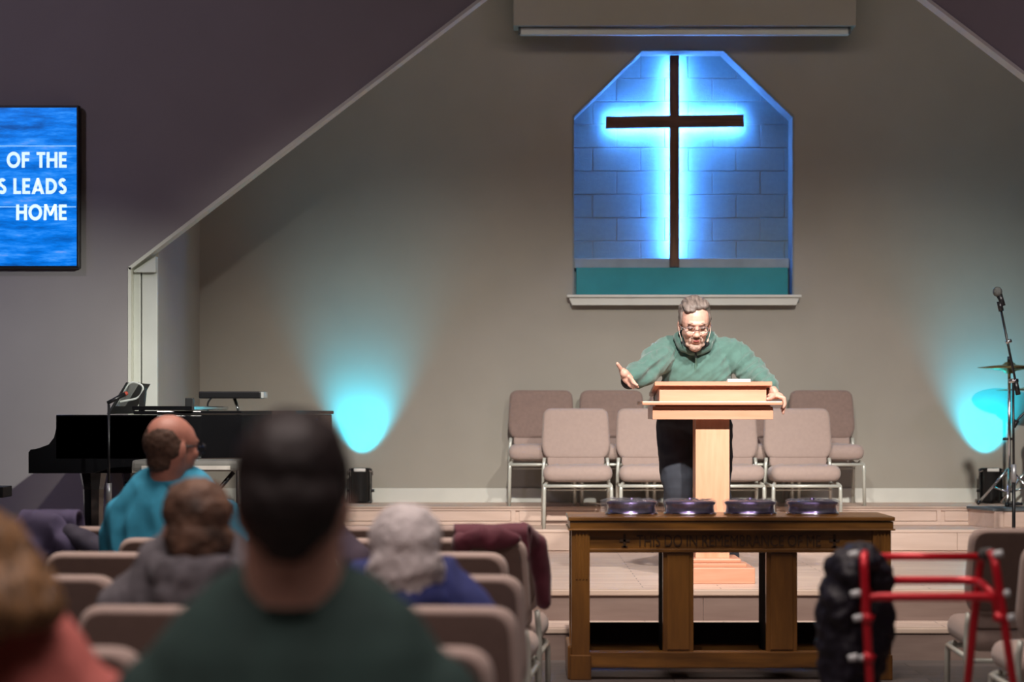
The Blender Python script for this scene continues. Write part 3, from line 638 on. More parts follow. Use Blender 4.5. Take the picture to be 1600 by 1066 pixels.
# ---- drum kit pieces at the right edge
dz = Z2+.004
hh = wthing('hi_hat', 'hi-hat cymbals on a chrome stand at the right edge', 'cymbal', (P(1577, 0, 13.75).x, 13.75, dz)); hx = P(1577, 0, 13.75).x
brz = mat('bronze_cymbal', (.38, .30, .14), .25, metal=1, var=.2, scale=20)
zc = P(0, 573, 13.75).z
obj('top_cymbal', LA([(.215, -.006), (.215, -.0045), (.12, .006), (.045, .014), (.03, .03), (.006, .034)], 36, (hx, 13.75, zc)), brz, hh, True); obj('bottom_cymbal', LA([(.006, -.05), (.03, -.045), (.045, -.03), (.12, -.02), (.215, -.008), (.215, -.0065)], 36, (hx, 13.75, zc)), brz, hh, True)
obj('pole', T([(hx, 13.75, dz+.03), (hx, 13.75, zc+.07)], .011, 8), chm, hh, True); obj('clutch', T([(hx, 13.75, zc+.03), (hx, 13.75, zc+.07)], .014, 8), dk_m, hh, True)
obj('wing_nut', T([(hx-.045, 13.75, P(0, 686, 13.75).z), (hx+.02, 13.75, P(0, 686, 13.75).z)], .009, 8), dk_m, hh, True)
for a in (2.6, 4.4, 6.0):
    obj('leg', T([(hx, 13.75, dz+.26), (hx+.22*math.cos(a), 13.75+.22*math.sin(a), dz+.008)], .009, 8), chm, hh, True)
    obj('leg_brace', T([(hx, 13.75, dz+.09), (hx+.12*math.cos(a), 13.75+.12*math.sin(a), dz+.125)], .007, 8), chm, hh, True)
    obj('rubber_foot', T([(hx+.21*math.cos(a), 13.75+.21*math.sin(a), dz+.004), (hx+.225*math.cos(a), 13.75+.225*math.sin(a), dz+.02)], .014, 8), dk_m, hh, True)
obj('pedal', B(hx-.06, hx+.03, 13.50, 13.72, dz+.01, dz+.03, bev=.005), dk_m, hh)
cy = wthing('crash_cymbal', 'lower cymbal cut off by the right edge on its own stand', 'cymbal', (3.62, 13.95, dz)); zc = P(0, 609, 13.9).z
obj('cymbal', LA([(.22, -.006), (.22, -.004), (.12, .006), (.04, .014), (.006, .03)], 36, (3.62, 13.95, zc)), brz, cy, True); obj('pole', T([(3.62, 13.95, dz+.01), (3.62, 13.95, zc+.04)], .011, 8), chm, cy, True)
for a in (.5, 2.6, 4.7): obj('leg', T([(3.62, 13.95, dz+.25), (3.62+.2*math.cos(a), 13.95+.2*math.sin(a), dz+.008)], .009, 8), chm, cy, True)
ft = wthing('floor_tom', 'black drum at the right edge behind the microphone stand', 'drum', (3.73, 13.62, dz)); fx = 3.73
shz = P(0, 744, 13.6).z
obj('shell', LA([(.20, 0), (.20, .44), (.01, .44)], 36, (fx, 13.62, shz)), blk_m, ft, True)
for zz in (0, .43): obj('hoop', LA([(.2, 0), (.208, 0), (.208, .025), (.2, .025)], 36, (fx, 13.62, shz+zz-.005)), chm if zz == 0 else dk_m, ft, True)
for k in range(8):
    a = 2*PI*k/8+.5; obj('lug', T([(fx+.206*math.cos(a), 13.62+.206*math.sin(a), shz+.16), (fx+.206*math.cos(a), 13.62+.206*math.sin(a), shz+.28)], .010, 8), brz, ft, True)
for a in (3.3, 5.2, 1.2): obj('leg', T([(fx+.21*math.cos(a), 13.62+.21*math.sin(a), shz+.2), (fx+.225*math.cos(a), 13.62+.225*math.sin(a), dz+.005)], .007, 8), chm, ft, True)
ab = wthing('drum_microphone', 'black curved drum microphone above the drum at the right edge', 'microphone', P(1588, 660, 13.3)); obj('arm', T(bend([P(1587, 664, 13.3), P(1590, 656, 13.3), P(1600, 645, 13.3), P(1612, 640, 13.3)], .05), .008, 6), dk_m, ab, True); obj('head', T([P(1584, 668, 13.3), P(1589, 657, 13.3)], [.012, .018], 10), dk_m, ab, True); obj('mount', T([P(1612, 640, 13.3), P(1612, 676, 13.4)], .008, 6), dk_m, ab)

# ================================================================ walker and garments
red = mat('red_anodised_tube', (.60, .016, .03), .28, metal=.25, var=.1); wp = mat('pale_plastic', (.62, .64, .66), .4)
wk_ = wthing('walker', 'red folding walking frame standing in the aisle', 'walker', (1.2, 5.9, 0))
def W(px, py, D): return P(px, py, D)
Dn, Df = 5.62, 6.08
def leg_to(px0, py0, px1, D): # straight leg from a point to the floor
    a = W(px0, py0, D); b = W(px1, 1066, D); d = b-a; return [a, a+d*((a.z-.02)/(a.z-b.z))]
# side frames: near leg, hand rail and far leg in one bent tube
lA = leg_to(1349, 866, 1359, Dn); lB = leg_to(1362, 866, 1330, Df)
obj('side_frame', T(bend([lA[1], lA[0], lB[0], lB[1]], .06), .0125, 12), red, wk_, True)
rA = leg_to(1553, 866, 1583, Dn); rB = leg_to(1533, 866, 1512, Df)
obj('side_frame', T(bend([rA[1], rA[0], rB[0], rB[1]], .06), .0125, 12), red, wk_, True)
def xbar(py, Dd, x0, x1, drop):
    a, b = W(x0, py, Dd), W(x1, py, Dd); return T(bend([a+Vector((-.005, 0, -drop)), a, b, b+Vector((.005, 0, -drop))], .055, 8), .0125, 12)
obj('crossbar', T([W(1355, 870, Df-.02), W(1536, 870, Df-.02)], .0115, 12), red, wk_, True)
obj('crossbar', T(bend([W(1352, 935, 5.72), W(1366, 907, Df-.06), W(1530, 907, Df-.06), W(1552, 930, 5.72)], .08, 8), .0125, 12), red, wk_, True)
obj('crossbar', xbar(933, Dn+.03, 1353, 1556, .06), red, wk_, True)
for px, py, D in ((1333, 867, Dn), (1336, 928, Dn), (1340, 966, Dn), (1332, 1028, Dn), (1558, 866, Dn), (1569, 928, Dn), (1576, 966, Dn), (1541, 862, Df), (1350, 1028, Dn)):
    c = W(px, py, D); obj('button', T([c+Vector((-.012, 0, -.002)), c+Vector((.014, 0, .002))], [.009, .011], 8), wp, wk_, True)
for px, py in ((1359, 966), (1566, 966), (1361, 1028)): c = W(px-4, py, Dn); obj('tube_collar', T([c+Vector((-.004, 0, -.012)), c+Vector((.004, 0, .012))], .018, 12), red, wk_, True)
for a, b in ((lA, lB), (rA, rB)):
    p, q_ = a[0].lerp(a[1], .58), b[0].lerp(b[1], .58); obj('side_brace', T([p, q_], .010, 10), red, wk_, True)
    for l in (a, b): obj('rubber_foot', T([l[1]+(l[0]-l[1]).normalized()*.05, l[1]-Vector((0, 0, .02))], [.017, .019], 10), mat('rubber', (.05, .05, .05), .8), wk_, True)
    h0, h1 = a[0].lerp(b[0], .25), a[0].lerp(b[0], .8); obj('hand_grip', T([h0, h1], .018, 12), mat('rubber', (.05, .05, .05), .8), wk_, True)

# puffer jacket hanging on the walker's left side
s = Sculpt(); J = 5.78
for px, py, D, rx, ry, rz in ((1345, 872, J, .055, .13, .045), (1325, 900, J, .06, .12, .08), (1365, 905, J+.1, .06, .07, .09), (1312, 950, J, .068, .11, .11), (1360, 960, J+.1, .075, .07, .12), (1318, 1010, J, .075, .10, .12), (1368, 985, J+.1, .06, .06, .10), (1310, 1060, J, .055, .09, .12), (1350, 1040, J+.08, .06, .07, .10), (1325, 1090, J, .065, .08, .10)):
    s.ell(P(px, py, D), (rx, ry, rz))
pj = s.build('puffer_jacket', mat('black_quilted_nylon', (.011, .009, .016), .55, var=.3, scale=20, spec=.3, bump=.6, bscale=35), None, .009, 3, lambda c: .006*abs(math.sin((c.z+.4*abs(c.x-1.0)+.06*noise.noise(c*7))*50))+.016*noise.noise(c*9)+.011*noise.noise(c*24)+.005*noise.noise(c*55)-.004)
tag(pj, 'black quilted puffer jacket draped over the left side of the walker', 'jacket')

def drape(name, label, cat, m, x0, x1, yb, ztop, dn_near, dn_far, seed, skew=0):
    """garment laid over a chair back whose top runs along x at depth yb"""
    bm = bmesh.new(); NU, NV = 26, 34; g = []
    for i in range(NU+1):
        row = []; u = i/NU
        for j in range(NV+1):
            t = j/NV; L = dn_far+.10+dn_near; d = t*L
            if d < dn_far: y, z = yb+.055, ztop-dn_far+d
            elif d < dn_far+.10: a = (d-dn_far)/.10*PI; y, z = yb+.055*math.cos(a), ztop+.03*math.sin(a)
            else: y, z = yb-.055, ztop-(d-dn_far-.10)
            h = max(0, d-dn_far-.1); nz = noise.noise(Vector((u*5+seed, t*2.5, seed)))
            y += -.02*abs(nz)*(1 if y < yb else -1)-.018*h; z += .012*noise.noise(Vector((u*3, seed, 1)))
            row.append(bm.verts.new((x0+(x1-x0)*u+.03*noise.noise(Vector((t*3, u*2, seed+4)))+skew*h, y, z)))
        g.append(row)
    for a, b in zip(g, g[1:]):
        for j in range(NV): bm.faces.new((a[j], a[j+1], b[j+1], b[j]))
    o = obj(name, bm, m, None, True); md = o.modifiers.new('t', 'SOLIDIFY'); md.thickness = .014; md.offset = 0
    sd = o.modifiers.new('s', 'SUBSURF'); sd.levels = 1; sd.render_levels = 1
    return tag(o, label, cat)
mj = drape('maroon_jacket', 'maroon jacket draped over the aisle end chair back', 'jacket', mat('maroon_wool', (.095, .006, .022), .8, var=.15, sheen=.3), P(708, 0, 7.2).x, P(826, 0, 7.2).x, 7.28, .812, .10, .22, 3)
s = Sculpt(); s.limb([P(818, 828, 7.36), P(838, 850, 7.42), P(846, 900, 7.44), P(850, 940, 7.44)], [.028, .04, .035, .028]); s.build('sleeve', mat('maroon_wool', (.1, .1, .1)), mj, .008, 3, folds(.006, 14, 14, 6, 2))
s = Sculpt(); s.ell(P(765, 842, 7.18), (.115, .03, .045)); s.ell(P(725, 850, 7.2), (.05, .03, .04)); s.build('collar_fold', mat('maroon_wool', (.1, .1, .1)), mj, .008, 3, folds(.01, 12, 8, 8, 5))
vj = drape('purple_jacket', 'dusky purple jacket bulging over a chair back at left', 'jacket', mat('dusky_purple_cloth', (.085, .07, .14), .85, var=.15), P(25, 0, 7.9).x, P(120, 0, 7.9).x, 7.98, .83, .25, .2, 8)
s = Sculpt(); s.ell(P(60, 832, 7.84), (.12, .05, .085)); s.ell(P(100, 850, 7.84), (.07, .05, .07)); s.ell(P(40, 870, 7.82), (.09, .05, .12)); s.build('hood', mat('dusky_purple_cloth', (.1, .1, .1)), vj, .010, 4, folds(.014, 9, 6, 7, 1))
s = Sculpt(); s.limb([P(108, 836, 7.84), P(135, 850, 7.84), P(165, 866, 7.84)], [.04, .05, .045]); s.build('sleeve', mat('dark_purple_lining', (.04, .035, .06), .8), vj, .010, 4, folds(.012, 10, 8, 10, 4))

# ================================================================ people
skin = mat('skin', (.60, .34, .265), .5, var=.08, scale=25, bump=.08, bscale=220); skin_r = mat('ruddy_skin', (.50, .22, .165), .5, var=.1, scale=25, bump=.08, bscale=200)
def rot(yaw, pitch=0, roll=0): return Matrix.Rotation(yaw, 3, 'Z') @ Matrix.Rotation(-pitch, 3, 'X') @ Matrix.Rotation(roll, 3, 'Y')
def head(s, c, R, k=1, kx=1, jaw=1):
    """head facing local +Y: skull, face, nose, brow, cheeks, lips, chin, ears (c = centre between the ears)"""
    f = lambda x, y, z: Vector(c)+R @ Vector((x*k*kx, y*k, z*k))
    e = lambda p, r: s.ell(f(*p), (r[0]*k*kx, r[1]*k, r[2]*k), R)
    e((0, -.015, .045), (.076, .096, .082)); e((0, .02, .03), (.070, .075, .080)); e((0, .03, -.035), (.060, .062, .075*jaw)); e((0, .055, -.085), (.032, .032, .028)); e((0, .0, -.045), (.062, .06, .05))
    e((0, .088, .032), (.048, .014, .012)); e((0, .094, -.005), (.012, .016, .03)); e((0, .105, -.022), (.016, .014, .012))
    for x in (-1, 1):
        e((x*.036, .07, -.02), (.024, .022, .024)); e((x*.076, -.008, -.008), (.010, .020, .034)); e((x*.012, .100, -.028), (.008, .010, .008)); e((x*.03, .078, .012), (.017, .012, .011))
    e((0, .088, -.050), (.024, .012, .007)); e((0, .086, -.062), (.022, .012, .008)); return f
def V(x, y, z): return Vector((x, y, z))

# ---- the preacher, leaning on the lectern
pr = wthing('person', 'preacher in a green quarter zip sweater leaning over the lectern', 'person', (1.02, 11.32, ZS))
Rh = rot(PI+.04, .36); hc = P(1085, 507, 11.0); HK = 1.13
s = Sculpt(); hf = head(s, hc, Rh, HK, .97, 1.05)
s.limb([hc+V(0, .03, -.02), P(1086, 540, 11.16), P(1086, 560, 11.2)], [.058, .062, .08])
s.ell(P(1088, 580, 11.22), (.16, .10, .18)); s.ell(P(1084, 635, 11.26), (.16, .11, .16))
armL = [P(1043, 552, 11.2), P(1011, 577, 10.98), P(985, 594, 10.84)]; armR = [P(1139, 552, 11.2), P(1179, 583, 11.12), P(1204, 609, 10.95)]
s.limb([P(1088, 545, 11.22)]+armL, [.06, .055, .045, .032]); s.limb([P(1088, 545, 11.22)]+armR, [.06, .055, .045, .032])
legA = [P(1057, 660, 11.30), P(1059, 762, 11.20), P(1064, 884, 11.32)]; legB = [P(1110, 660, 11.30), P(1118, 768, 11.24), P(1136, 884, 11.36)]
s.limb([P(1084, 650, 11.28)]+legA, [.1, .085, .06, .045]); s.limb([P(1084, 650, 11.28)]+legB, [.1, .085, .06, .045])
# open hand (viewer's left): palm, thumb up and out, four fingers reaching down to the right
palm = [P(982, 593, 10.83), P(978, 588, 10.79), P(976, 584, 10.76)]
s.limb(palm, [.030, .030, .026]); s.ell(P(981, 592, 10.77), (.030, .02, .034), Matrix.Rotation(-.75, 3, 'Y')); s.ell(P(974, 582, 10.775), (.022, .018, .028), Matrix.Rotation(-.6, 3, 'Y'))
s.limb([P(974, 583, 10.78), P(969, 575, 10.75), P(964.5, 568.5, 10.735)], [.0145, .0115, .0095])
s.limb([P(982, 588, 10.765), P(988, 594, 10.71), P(992, 598.5, 10.69)], [.0115, .010, .008])
s.limb([P(983, 592, 10.765), P(989, 598, 10.70), P(995.5, 602, 10.675)], [.0115, .010, .008])
s.limb([P(983, 595.5, 10.77), P(989, 602, 10.71), P(996.5, 605, 10.69)], [.011, .0095, .008])
s.limb([P(980, 597, 10.78), P(984, 603, 10.735), P(990, 606.5, 10.715)], [.0105, .009, .0075])
# hand on the end of the shelf (viewer's right): fingers hooked over its end, thumb lying on top
s.limb([P(1204, 609, 10.95), P(1208, 614, 10.90)], [.034, .032]); s.ell(P(1212, 618.5, 10.88), (.042, .045, .021)); s.ell(P(1206, 619, 10.85), (.026, .03, .018))
for y_, (tx, ty) in zip((10.835, 10.86, 10.885, 10.91), ((1221.5, 637), (1221, 646), (1220, 643), (1219, 639))):
    s.limb([P(1217, 620, y_), P(1225, 622.5, y_), P(1226.3, 632, y_), P(tx+2.6, ty, y_)], [.0115, .0115, .0105, .008])
s.limb([P(1209, 619, 10.84), P(1203, 623, 10.80), P(1199, 624, 10.785)], [.014, .012, .010])
body = s.build('body', skin, pr, .0045, 3)
f = lambda x, y, z: hf(x, y, z)
# hair: short, greying, combed to the side
hm = mat('grey_brown_hair', (.15, .118, .105), .5, var=.45, scale=30, stretch=(3, .5, .5), bump=.4, bscale=120)
s = Sculpt()
def he(p, r): s.ell(hf(*p), (r[0]*HK*.97, r[1]*HK, r[2]*HK), Rh)
he((0, -.028, .056), (.081, .094, .082)); he((0, -.055, .015), (.078, .07, .075)); he((.012, .018, .104), (.058, .055, .027)); he((-.03, .005, .104), (.042, .055, .025)); he((.03, .05, .092), (.034, .03, .014))
for x in (-1, 1): he((x*.070, .0, .038), (.012, .036, .042))
s.build('hair', hm, pr, .005, 2, lambda c: .005*noise.noise(Vector((c.x*70+c.z*40, c.y*14, c.z*14))))
gm = mat('grey_beard', (.40, .27, .22), .8, var=.35, scale=60, bump=.4, bscale=250); s = Sculpt()
he((0, .060, -.092), (.034, .034, .027)); he((0, .090, -.040), (.025, .014, .006))
for x in (-1, 1): he((x*.030, .078, -.054), (.007, .014, .020)); he((x*.030, .055, -.082), (.02, .028, .014))
s.build('beard', gm, pr, .0045, 2, lambda c: .002*noise.noise(c*90))
s = Sculpt(); he((0, .098, -.0535), (.017, .007, .005)); s.build('mouth', mat('dark_lips', (.30, .06, .055), .5), pr, .003, 1)
em = mat('eyelid_shadow', (.40, .19, .16), .6)
for x in (-1, 1):
    s = Sculpt(); he((x*.031, .0875, .008), (.0145, .006, .0045)); o = s.build('eye', mat('dark_eye', (.05, .03, .025), .3), pr, .003, 1)
    s = Sculpt(); he((x*.032, .094, .036), (.021, .007, .0045)); s.build('eyebrow', mat('greying_brow', (.30, .2, .16), .8), pr, .003, 1)
gl = mat('silver_spectacles', (.42, .34, .34), .25, metal=.6)
gp = wthing('spectacles', 'thin rimmed spectacles on the preacher', 'glasses', hf(0, .1, 0))
for x in (-1, 1):
    ring = [hf(x*.033+.024*math.cos(a)*1.05, .106-.008*abs(math.cos(a)), .004+.017*math.sin(a)) for a in [2*PI*k/24 for k in range(25)]]
    obj('rim', T(ring, .0022, 6), gl, gp, True); obj('temple', T([hf(x*.058, .098, .008), hf(x*.079, .06, .008), hf(x*.081, -.01, .004)], .002, 6), gl, gp, True)
obj('bridge', T([hf(-.009, .107, .006), hf(0, .110, .008), hf(.009, .107, .006)], .002, 6), gl, gp, True)
hs = wthing('headset_microphone', 'thin pale headset microphone along the cheek of the preacher', 'microphone', hf(.06, .06, -.05))
obj('boom', T([hf(-.082, 0, .0), hf(-.078, .03, -.03), hf(-.064, .062, -.062)], .002, 6), mat('pale_headset', (.55, .42, .36), .4), hs, True); obj('tip', T([hf(-.066, .060, -.058), hf(-.058, .07, -.066)], .0055, 8), mat('pale_headset', (.55, .42, .36), .4), hs, True)
obj('ear_hook', T([hf(.082, .0, .0), hf(.078, .03, -.035), hf(.066, .055, -.07)], .0018, 6), mat('pale_headset', (.55, .42, .36), .4), hs, True)
# sweater
gs = mat('green_sweater_knit', (.068, .148, .128), .9, var=.1, scale=30, bump=.3, bscale=420, sheen=.25)
s = Sculpt()
s.ell(P(1088, 577, 11.20), (.205, .150, .20)); s.ell(P(1083, 622, 11.24), (.222, .165, .145)); s.ell(P(1083, 645, 11.27), (.22, .155, .05))
s.limb([P(1050, 549, 11.2), P(1132, 550, 11.2)], [.08, .08]); s.ell(P(1087, 536, 11.2), (.135, .085, .085))
s.limb([armL[0], armL[0].lerp(armL[1], .5), armL[1], armL[1].lerp(armL[2], .8)], [.083, .078, .068, .052])
s.limb([armR[0], armR[0].lerp(armR[1], .5), armR[1], armR[1].lerp(armR[2], .55), armR[1].lerp(armR[2], .95)], [.083, .078, .068, .056, .043])
s.limb([P(1062, 527, 11.12), P(1068, 541, 11.05), P(1086, 549, 11.03), P(1104, 541, 11.05), P(1110, 527, 11.12), P(1100, 520, 11.22), P(1072, 520, 11.22), P(1062, 527, 11.12)], [.026]*8)
def swf(c):
    arm = 1 if (c.x < .80 or c.x > 1.28) else .6
    return arm*(.015*noise.noise(Vector((c.x*9+c.z*14, c.y*6, c.z*5)))+.017*(1-2*abs(noise.noise(Vector((c.x*16-c.z*18, c.y*9, c.z*6+3))))))
sw = s.build('sweater', gs, pr, .0055, 5, swf)
obj('zip', T([P(1087, 551, 11.005), P(1087.5, 566, 11.035), P(1086.5, 580, 11.052)], .0055, 6), mat('green_zip_band', (.09, .19, .155), .7), sw); obj('zip_pull', B(P(1085.6, 0, 11).x, P(1088.4, 0, 11).x, 10.985, 10.995, P(0, 560, 11).z, P(0, 551, 11).z, bev=.002), chm, sw)
s = Sculpt(); s.limb([P(1068, 537, 11.03), P(1086, 547, 10.995), P(1104, 537, 11.03)], [.018, .02, .018]); s.build('dark_collar', mat('navy_collar', (.02, .025, .03), .8), sw, .005, 2)
s = Sculpt(); s.limb([P(988, 592, 10.86), P(983, 595.5, 10.845)], [.047, .047]); s.build('cuff', mat('navy_collar', (.02, .025, .03), .8), sw, .006, 2)
s = Sculpt()
s.ell(P(1084, 660, 11.28), (.212, .145, .10)); s.limb([P(1060, 668, 11.29), legA[0].lerp(legA[1], .5), legA[1], legA[1].lerp(legA[2], .9)], [.125, .11, .085, .075]); s.limb([P(1110, 668, 11.29), legB[0].lerp(legB[1], .5), legB[1], legB[1].lerp(legB[2], .9)], [.125, .11, .085, .075])
s.build('trousers', mat('dark_navy_trousers', (.022, .026, .038), .85, var=.1), pr, .009, 4, folds(.008, 7, 7, 9, 3))
for l in (legA, legB):
    a = l[2]; s = Sculpt(); s.ell(V(a.x, a.y-.07, ZS+.045), (.05, .14, .045)); s.ell(V(a.x, a.y, ZS+.06), (.045, .06, .055)); s.build('shoe', blk_s, pr, .008, 3)

# ---- seated congregation, seen from behind
def seated(label, x, yrow, ztop, top_m, skin_m, sh=.20, yaw=0, headyaw=None, hk=1.0, neck=.056, hx=0, pitch=0, top_name='shirt', fold=.010, seed=0, slope=.05, arm_out=.03, voxel=.010, hdy=.0, vhead=None, belly=.0, nk=0, sleeve=.9):
    """returns (thing, head function); facing +Y"""
    y = yrow+.27; t = wthing('person', label, 'person', (x, y, .0))
    hz = ztop-.128*hk; hc = V(x+hx, y-.05+hdy, hz); R = rot(headyaw if headyaw is not None else yaw, pitch)
    shz = ztop-.315*hk-nk; Rb = rot(yaw)
    g = lambda a, b, c_: V(x, y, 0)+Rb @ V(a, b, c_)
    s = Sculpt(); f = head(s, hc, R, hk)
    s.limb([hc+V(0, -.018, -.03), g(0, -.04, shz+.06), g(0, -.025, shz)], [neck, neck*1.03, neck*1.25])
    s.ell(g(0, 0, (shz+.5)/2+.05), (sh*.8, .10, (shz-.42)/2)); s.ell(g(0, .0, .54), (.16, .13, .10))
    arms = [[g(i*(sh-.045), 0, shz-.045-slope), g(i*(sh+arm_out+.02), .06, shz-.29), g(i*(sh-.06), .27, max(.58, shz-.40))] for i in (-1, 1)]
    for a in arms:
        s.limb([g(0, 0, shz-.04)]+a, [.06, .05, .04, .03]); e = a[2]; d = (a[2]-a[1]).normalized(); s.ell(e+d*.05, (.035, .045, .02))
        for q in range(4): s.limb([e+d*.07+Rb @ V(-.028+.018*q, 0, 0), e+d*.12+Rb @ V(-.03+.02*q, 0, -.012), e+d*.15+Rb @ V(-.03+.02*q, 0, -.03)], [.011, .010, .008])
        s.limb([e+d*.03, e+d*.07+Rb @ V(.04*(1 if a is arms[0] else -1), 0, -.005), e+d*.1+Rb @ V(.045*(1 if a is arms[0] else -1), 0, -.015)], [.013, .011, .009])
    lg = [[g(i*.09, 0, .52), g(i*.11, .31, .50), g(i*.11, .30, .07), g(i*.11, .40, .04)] for i in (-1, 1)]
    for l in lg: s.limb(l, [.09, .065, .045, .035])
    s.build('body', skin_m, t, voxel if voxel < .008 else .0085, 3)
    s = Sculpt()
    s.ell(g(0, .0, (shz+.5)/2+.03), (sh*.98+belly, .145+belly, (shz-.44)/2+.06)); s.ell(g(0, .01, .56), (.20+belly, .16, .12))
    s.limb([g(-(sh-.075), 0, shz-.02-slope), g(-sh*.35, -.01, shz-.008), g(sh*.35, -.01, shz-.008), g(sh-.075, 0, shz-.02-slope)], [.082, .072, .072, .082])
    s.ell(g(0, -.012, shz-.13), (sh*.86, .135, .17)); s.ell(g(0, -.022, shz-.005), (neck*2.0, .085, .05)); s.ell(g(0, -.01, shz-.07), (sh*.75, .125, .085))
    for a in arms:
        s.limb([a[0], a[1], a[1].lerp(a[2], sleeve)], [.088, .068, .055])
    s.limb([g(-.05, -.05, shz+.035), g(.05, -.05, shz+.035)], [.035, .035]) if False else None
    ct = s.build(top_name, top_m, t, voxel, 12, folds(fold, 9, 6, 5, seed))
    s = Sculpt(); s.ell(g(0, .02, .53), (.19, .15, .10))
    for l in lg: s.limb([l[0], l[1], l[2]+V(0, 0, .02)], [.105, .08, .062])
    s.build('trousers', mat('dark_trousers', (.03, .03, .04), .85), t, .012, 3)
    for l in lg:
        s = Sculpt(); s.ell(l[3]+V(0, -.03, .005), (.045, .13, .042)); s.build('shoe', blk_s, t, .012, 2)
    def hh(lst, name, m, voxel=.007, disp=None, sm=3):
        s = Sculpt()
        for p, r in lst: s.ell(f(*p), (r[0]*hk, r[1]*hk, r[2]*hk), R)
        return s.build(name, m, t, voxel, sm, disp)
    return t, f, hh, ct, g, shz
def band(ct, m, c, r0, r1, z, h):
    return obj('collar', LA([(r0, 0), (r1, h), (r1-.005, h), (r0-.006, 0)], 28, (c.x, c.y, z)), m, ct, True)
def collar(ct, m, c, r, z, R=None, th=.02, name='collar'):
    pts = [V(c.x+r*math.cos(a), c.y+r*.95*math.sin(a), z-.03*math.sin(a)) for a in [2*PI*k/20 for k in range(21)]]
    return obj(name, T(pts, th, 8), m, ct, True)

# man in turquoise polo
tq = mat('turquoise_polo', (.045, .35, .55), .85, var=.1, scale=20, bump=.15, bscale=300)
t, f, hh, ct, g, shz = seated('balding man with dark glasses in a turquoise polo shirt, turned right', -1.285, 7.25, 1.247, tq, skin_r, .235, -.3, -.78, 1.0, .066, .01, .05, fold=.016, seed=2, slope=.05, arm_out=.02, nk=-.015, belly=.015, sleeve=.05)
hh([((0, -.046, .022), (.079, .071, .082)), ((0, -.05, -.05), (.062, .05, .045)), ((-.066, -.025, .0), (.014, .05, .045)), ((.066, -.025, .0), (.014, .05, .045)), ((0, -.055, .04), (.076, .055, .05))], 'hair', mat('short_brown_hair', (.085, .045, .03), .8, var=.3, scale=60), .006, lambda c: .003*noise.noise(c*70), 3)
band(ct, tq, g(0, -.02, 0), .098, .080, shz+.02, .05)
gq = wthing('spectacles', 'dark framed glasses on the man in turquoise', 'glasses', f(0, .1, 0))
for x in (-1, 1):
    obj('temple', T([f(x*.078, -.01, .008), f(x*.077, .05, .012), f(x*.062, .10, .012)], .0035, 6), dk_m, gq, True)
    obj('rim', T([f(x*.034+.026*math.cos(a), .108, .004+.019*math.sin(a)) for a in [2*PI*k/20 for k in range(21)]], .0032, 6), dk_m, gq, True)
obj('bridge', T([f(-.01, .11, .008), f(.01, .11, .008)], .003, 6), dk_m, gq, True)

# man in dark green shirt, nearest
dg_ = mat('dark_green_shirt', (.017, .043, .038), .85, var=.15, scale=12, bump=.2, bscale=300)
t, f, hh, ct, g, shz = seated('man with short dark hair in a dark green shirt, nearest the viewer', -.332, 2.80, 1.262, dg_, skin, .245, 0, 0, 1.06, .074, .0, .05, fold=.004, seed=6, slope=.075, arm_out=.03, voxel=.009, belly=.02)
hh([((0, -.022, .052), (.081, .098, .082)), ((0, -.055, .0), (.078, .066, .075)), ((0, -.058, -.045), (.045, .045, .045)), ((-.070, -.005, .03), (.014, .045, .05)), ((.070, -.005, .03), (.014, .045, .05)), ((0, .03, .085), (.07, .06, .045))], 'hair', mat('dark_hair', (.014, .008, .008), .6, var=.3, scale=50), .007, lambda c: .003*noise.noise(c*60), 3)
band(ct, dg_, g(0, -.025, 0), .096, .083, shz+.03, .022)

# white haired person in blue
bl_ = mat('royal_blue_fleece', (.03, .04, .17), .9, var=.2, scale=14, bump=.3, bscale=200)
t, f, hh, ct, g, shz = seated('white haired person in a royal blue jacket', -.266, 4.75, 1.03, bl_, skin, .235, 0, .1, 1.0, .05, .0, -.02, top_name='jacket', fold=.016, seed=9, slope=.065, nk=-.085, arm_out=-.05)
hh([((0, -.02, .045), (.092, .105, .088)), ((0, -.05, -.02), (.092, .075, .08)), ((-.06, -.03, -.04), (.04, .05, .05)), ((.06, -.03, -.04), (.04, .05, .05)), ((0, -.055, -.06), (.078, .058, .06)), ((0, -.05, -.10), (.06, .05, .045))], 'hair', mat('white_hair', (.62, .57, .57), .7, var=.15, scale=40, bump=.5, bscale=90), .007, lambda c: .007*noise.noise(c*20)+.005*noise.noise(c*65), 2)
s = Sculpt(); s.limb([g(-.11, -.04, shz-.01), g(-.06, -.10, shz+.005), g(0, -.12, shz), g(.06, -.10, shz+.005), g(.11, -.04, shz-.01)], [.035, .042, .045, .042, .035]); s.build('collar', bl_, ct, .008, 3, folds(.008, 12, 10, 9, 4))

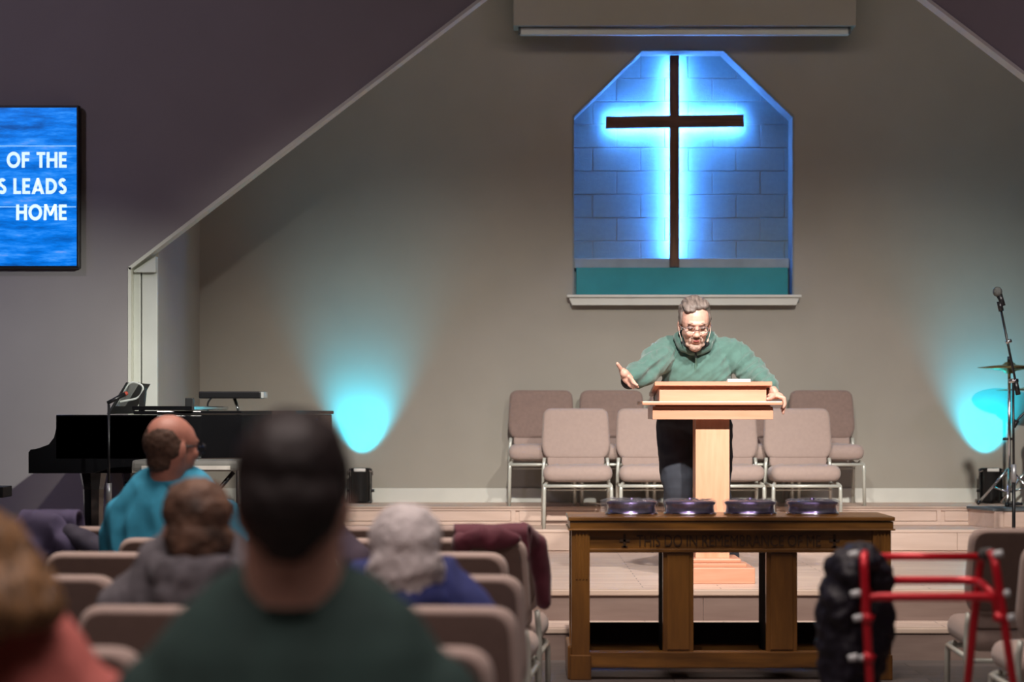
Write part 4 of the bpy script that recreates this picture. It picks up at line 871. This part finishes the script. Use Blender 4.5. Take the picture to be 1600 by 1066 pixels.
# grey hooded person with tousled brown hair
gy = mat('grey_marl_hoodie', (.125, .115, .13), .9, var=.25, scale=40, bump=.3, bscale=200)
t, f, hh, ct, g, shz = seated('person with tousled brown hair in a grey hooded top', -.79, 4.75, 1.092, gy, skin, .215, 0, .35, .98, .05, .0, -.02, top_name='hooded_top', fold=.018, seed=12, slope=.06, nk=-.075, arm_out=-.03)
hh([((0, -.02, .05), (.088, .10, .084)), ((0, -.045, -.02), (.088, .075, .085)), ((0, -.045, -.075), (.07, .055, .055))], 'hair', mat('tousled_brown_hair', (.115, .06, .038), .65, var=.75, scale=14, bump=.5, bscale=80), .007, lambda c: .007*noise.noise(c*20)+.005*noise.noise(c*65), 2)
s = Sculpt(); s.limb([g(-.09, -.07, shz+.0), g(-.06, -.12, shz+.01), g(.0, -.14, shz-.005), g(.06, -.12, shz+.01), g(.09, -.07, shz)], [.04, .045, .05, .045, .04]); s.ell(g(0, -.14, shz-.05), (.09, .045, .06)); s.build('hood', gy, ct, .009, 3, folds(.012, 14, 14, 10, 3))

# person with dark hair and purple top, mostly hidden
t, f, hh, ct, g, shz = seated('person with dark hair and dark purple top mostly hidden behind the nearest man', -.72, 6.53, 1.13, mat('dark_purple_top', (.045, .03, .05), .85), skin_r, .215, 0, -.2, 1.0, .056, -.03, 0, fold=.01, seed=15, nk=-.01)
hh([((0, -.02, .05), (.086, .102, .085)), ((0, -.05, -.02), (.082, .07, .08))], 'hair', mat('near_black_hair', (.012, .008, .008), .5), .008, lambda c: .006*noise.noise(c*40), 2)

# blond person in pink at the left edge
pk = mat('salmon_pink_shirt', (.50, .135, .115), .85, var=.15, scale=12, bump=.15, bscale=250)
bl2 = mat('dark_blond_hair', (.20, .105, .045), .5, var=.7, scale=16, stretch=(4, 4, .4), bump=.4, bscale=60)
t, f, hh, ct, g, shz = seated('person with long dark blond hair in a salmon pink shirt at the left edge', -.845, 2.98, 1.105, pk, skin, .205, 0, .15, 1.0, .05, -.01, 0, fold=.012, seed=18, slope=.075, voxel=.009, nk=-.09, arm_out=-.04)
s = Sculpt()
for p, r in (((0, -.02, .045), (.088, .105, .086)), ((0, -.045, -.01), (.090, .08, .075))): s.ell(f(*p), r, rot(.15))
for i in range(9):
    a = PI*(1.0+i/8.0); x_, y_ = .078*math.cos(a), -.035+.065*math.sin(a)
    s.limb([f(x_, y_, .03), f(x_*1.2, y_-.012, .0), f(x_*1.36+.012*random.uniform(-1, 1), y_-.025, -.025), f(x_*1.42, y_-.035, -.05)], [.034, .036, .03, .014])
s.build('hair', bl2, t, .007, 2, lambda c: .010*noise.noise(Vector((c.x*38, c.y*38, c.z*7)))+.004*noise.noise(Vector((c.x*90, c.y*90, c.z*14))))
bpy.data.scenes.remove(BENCH)
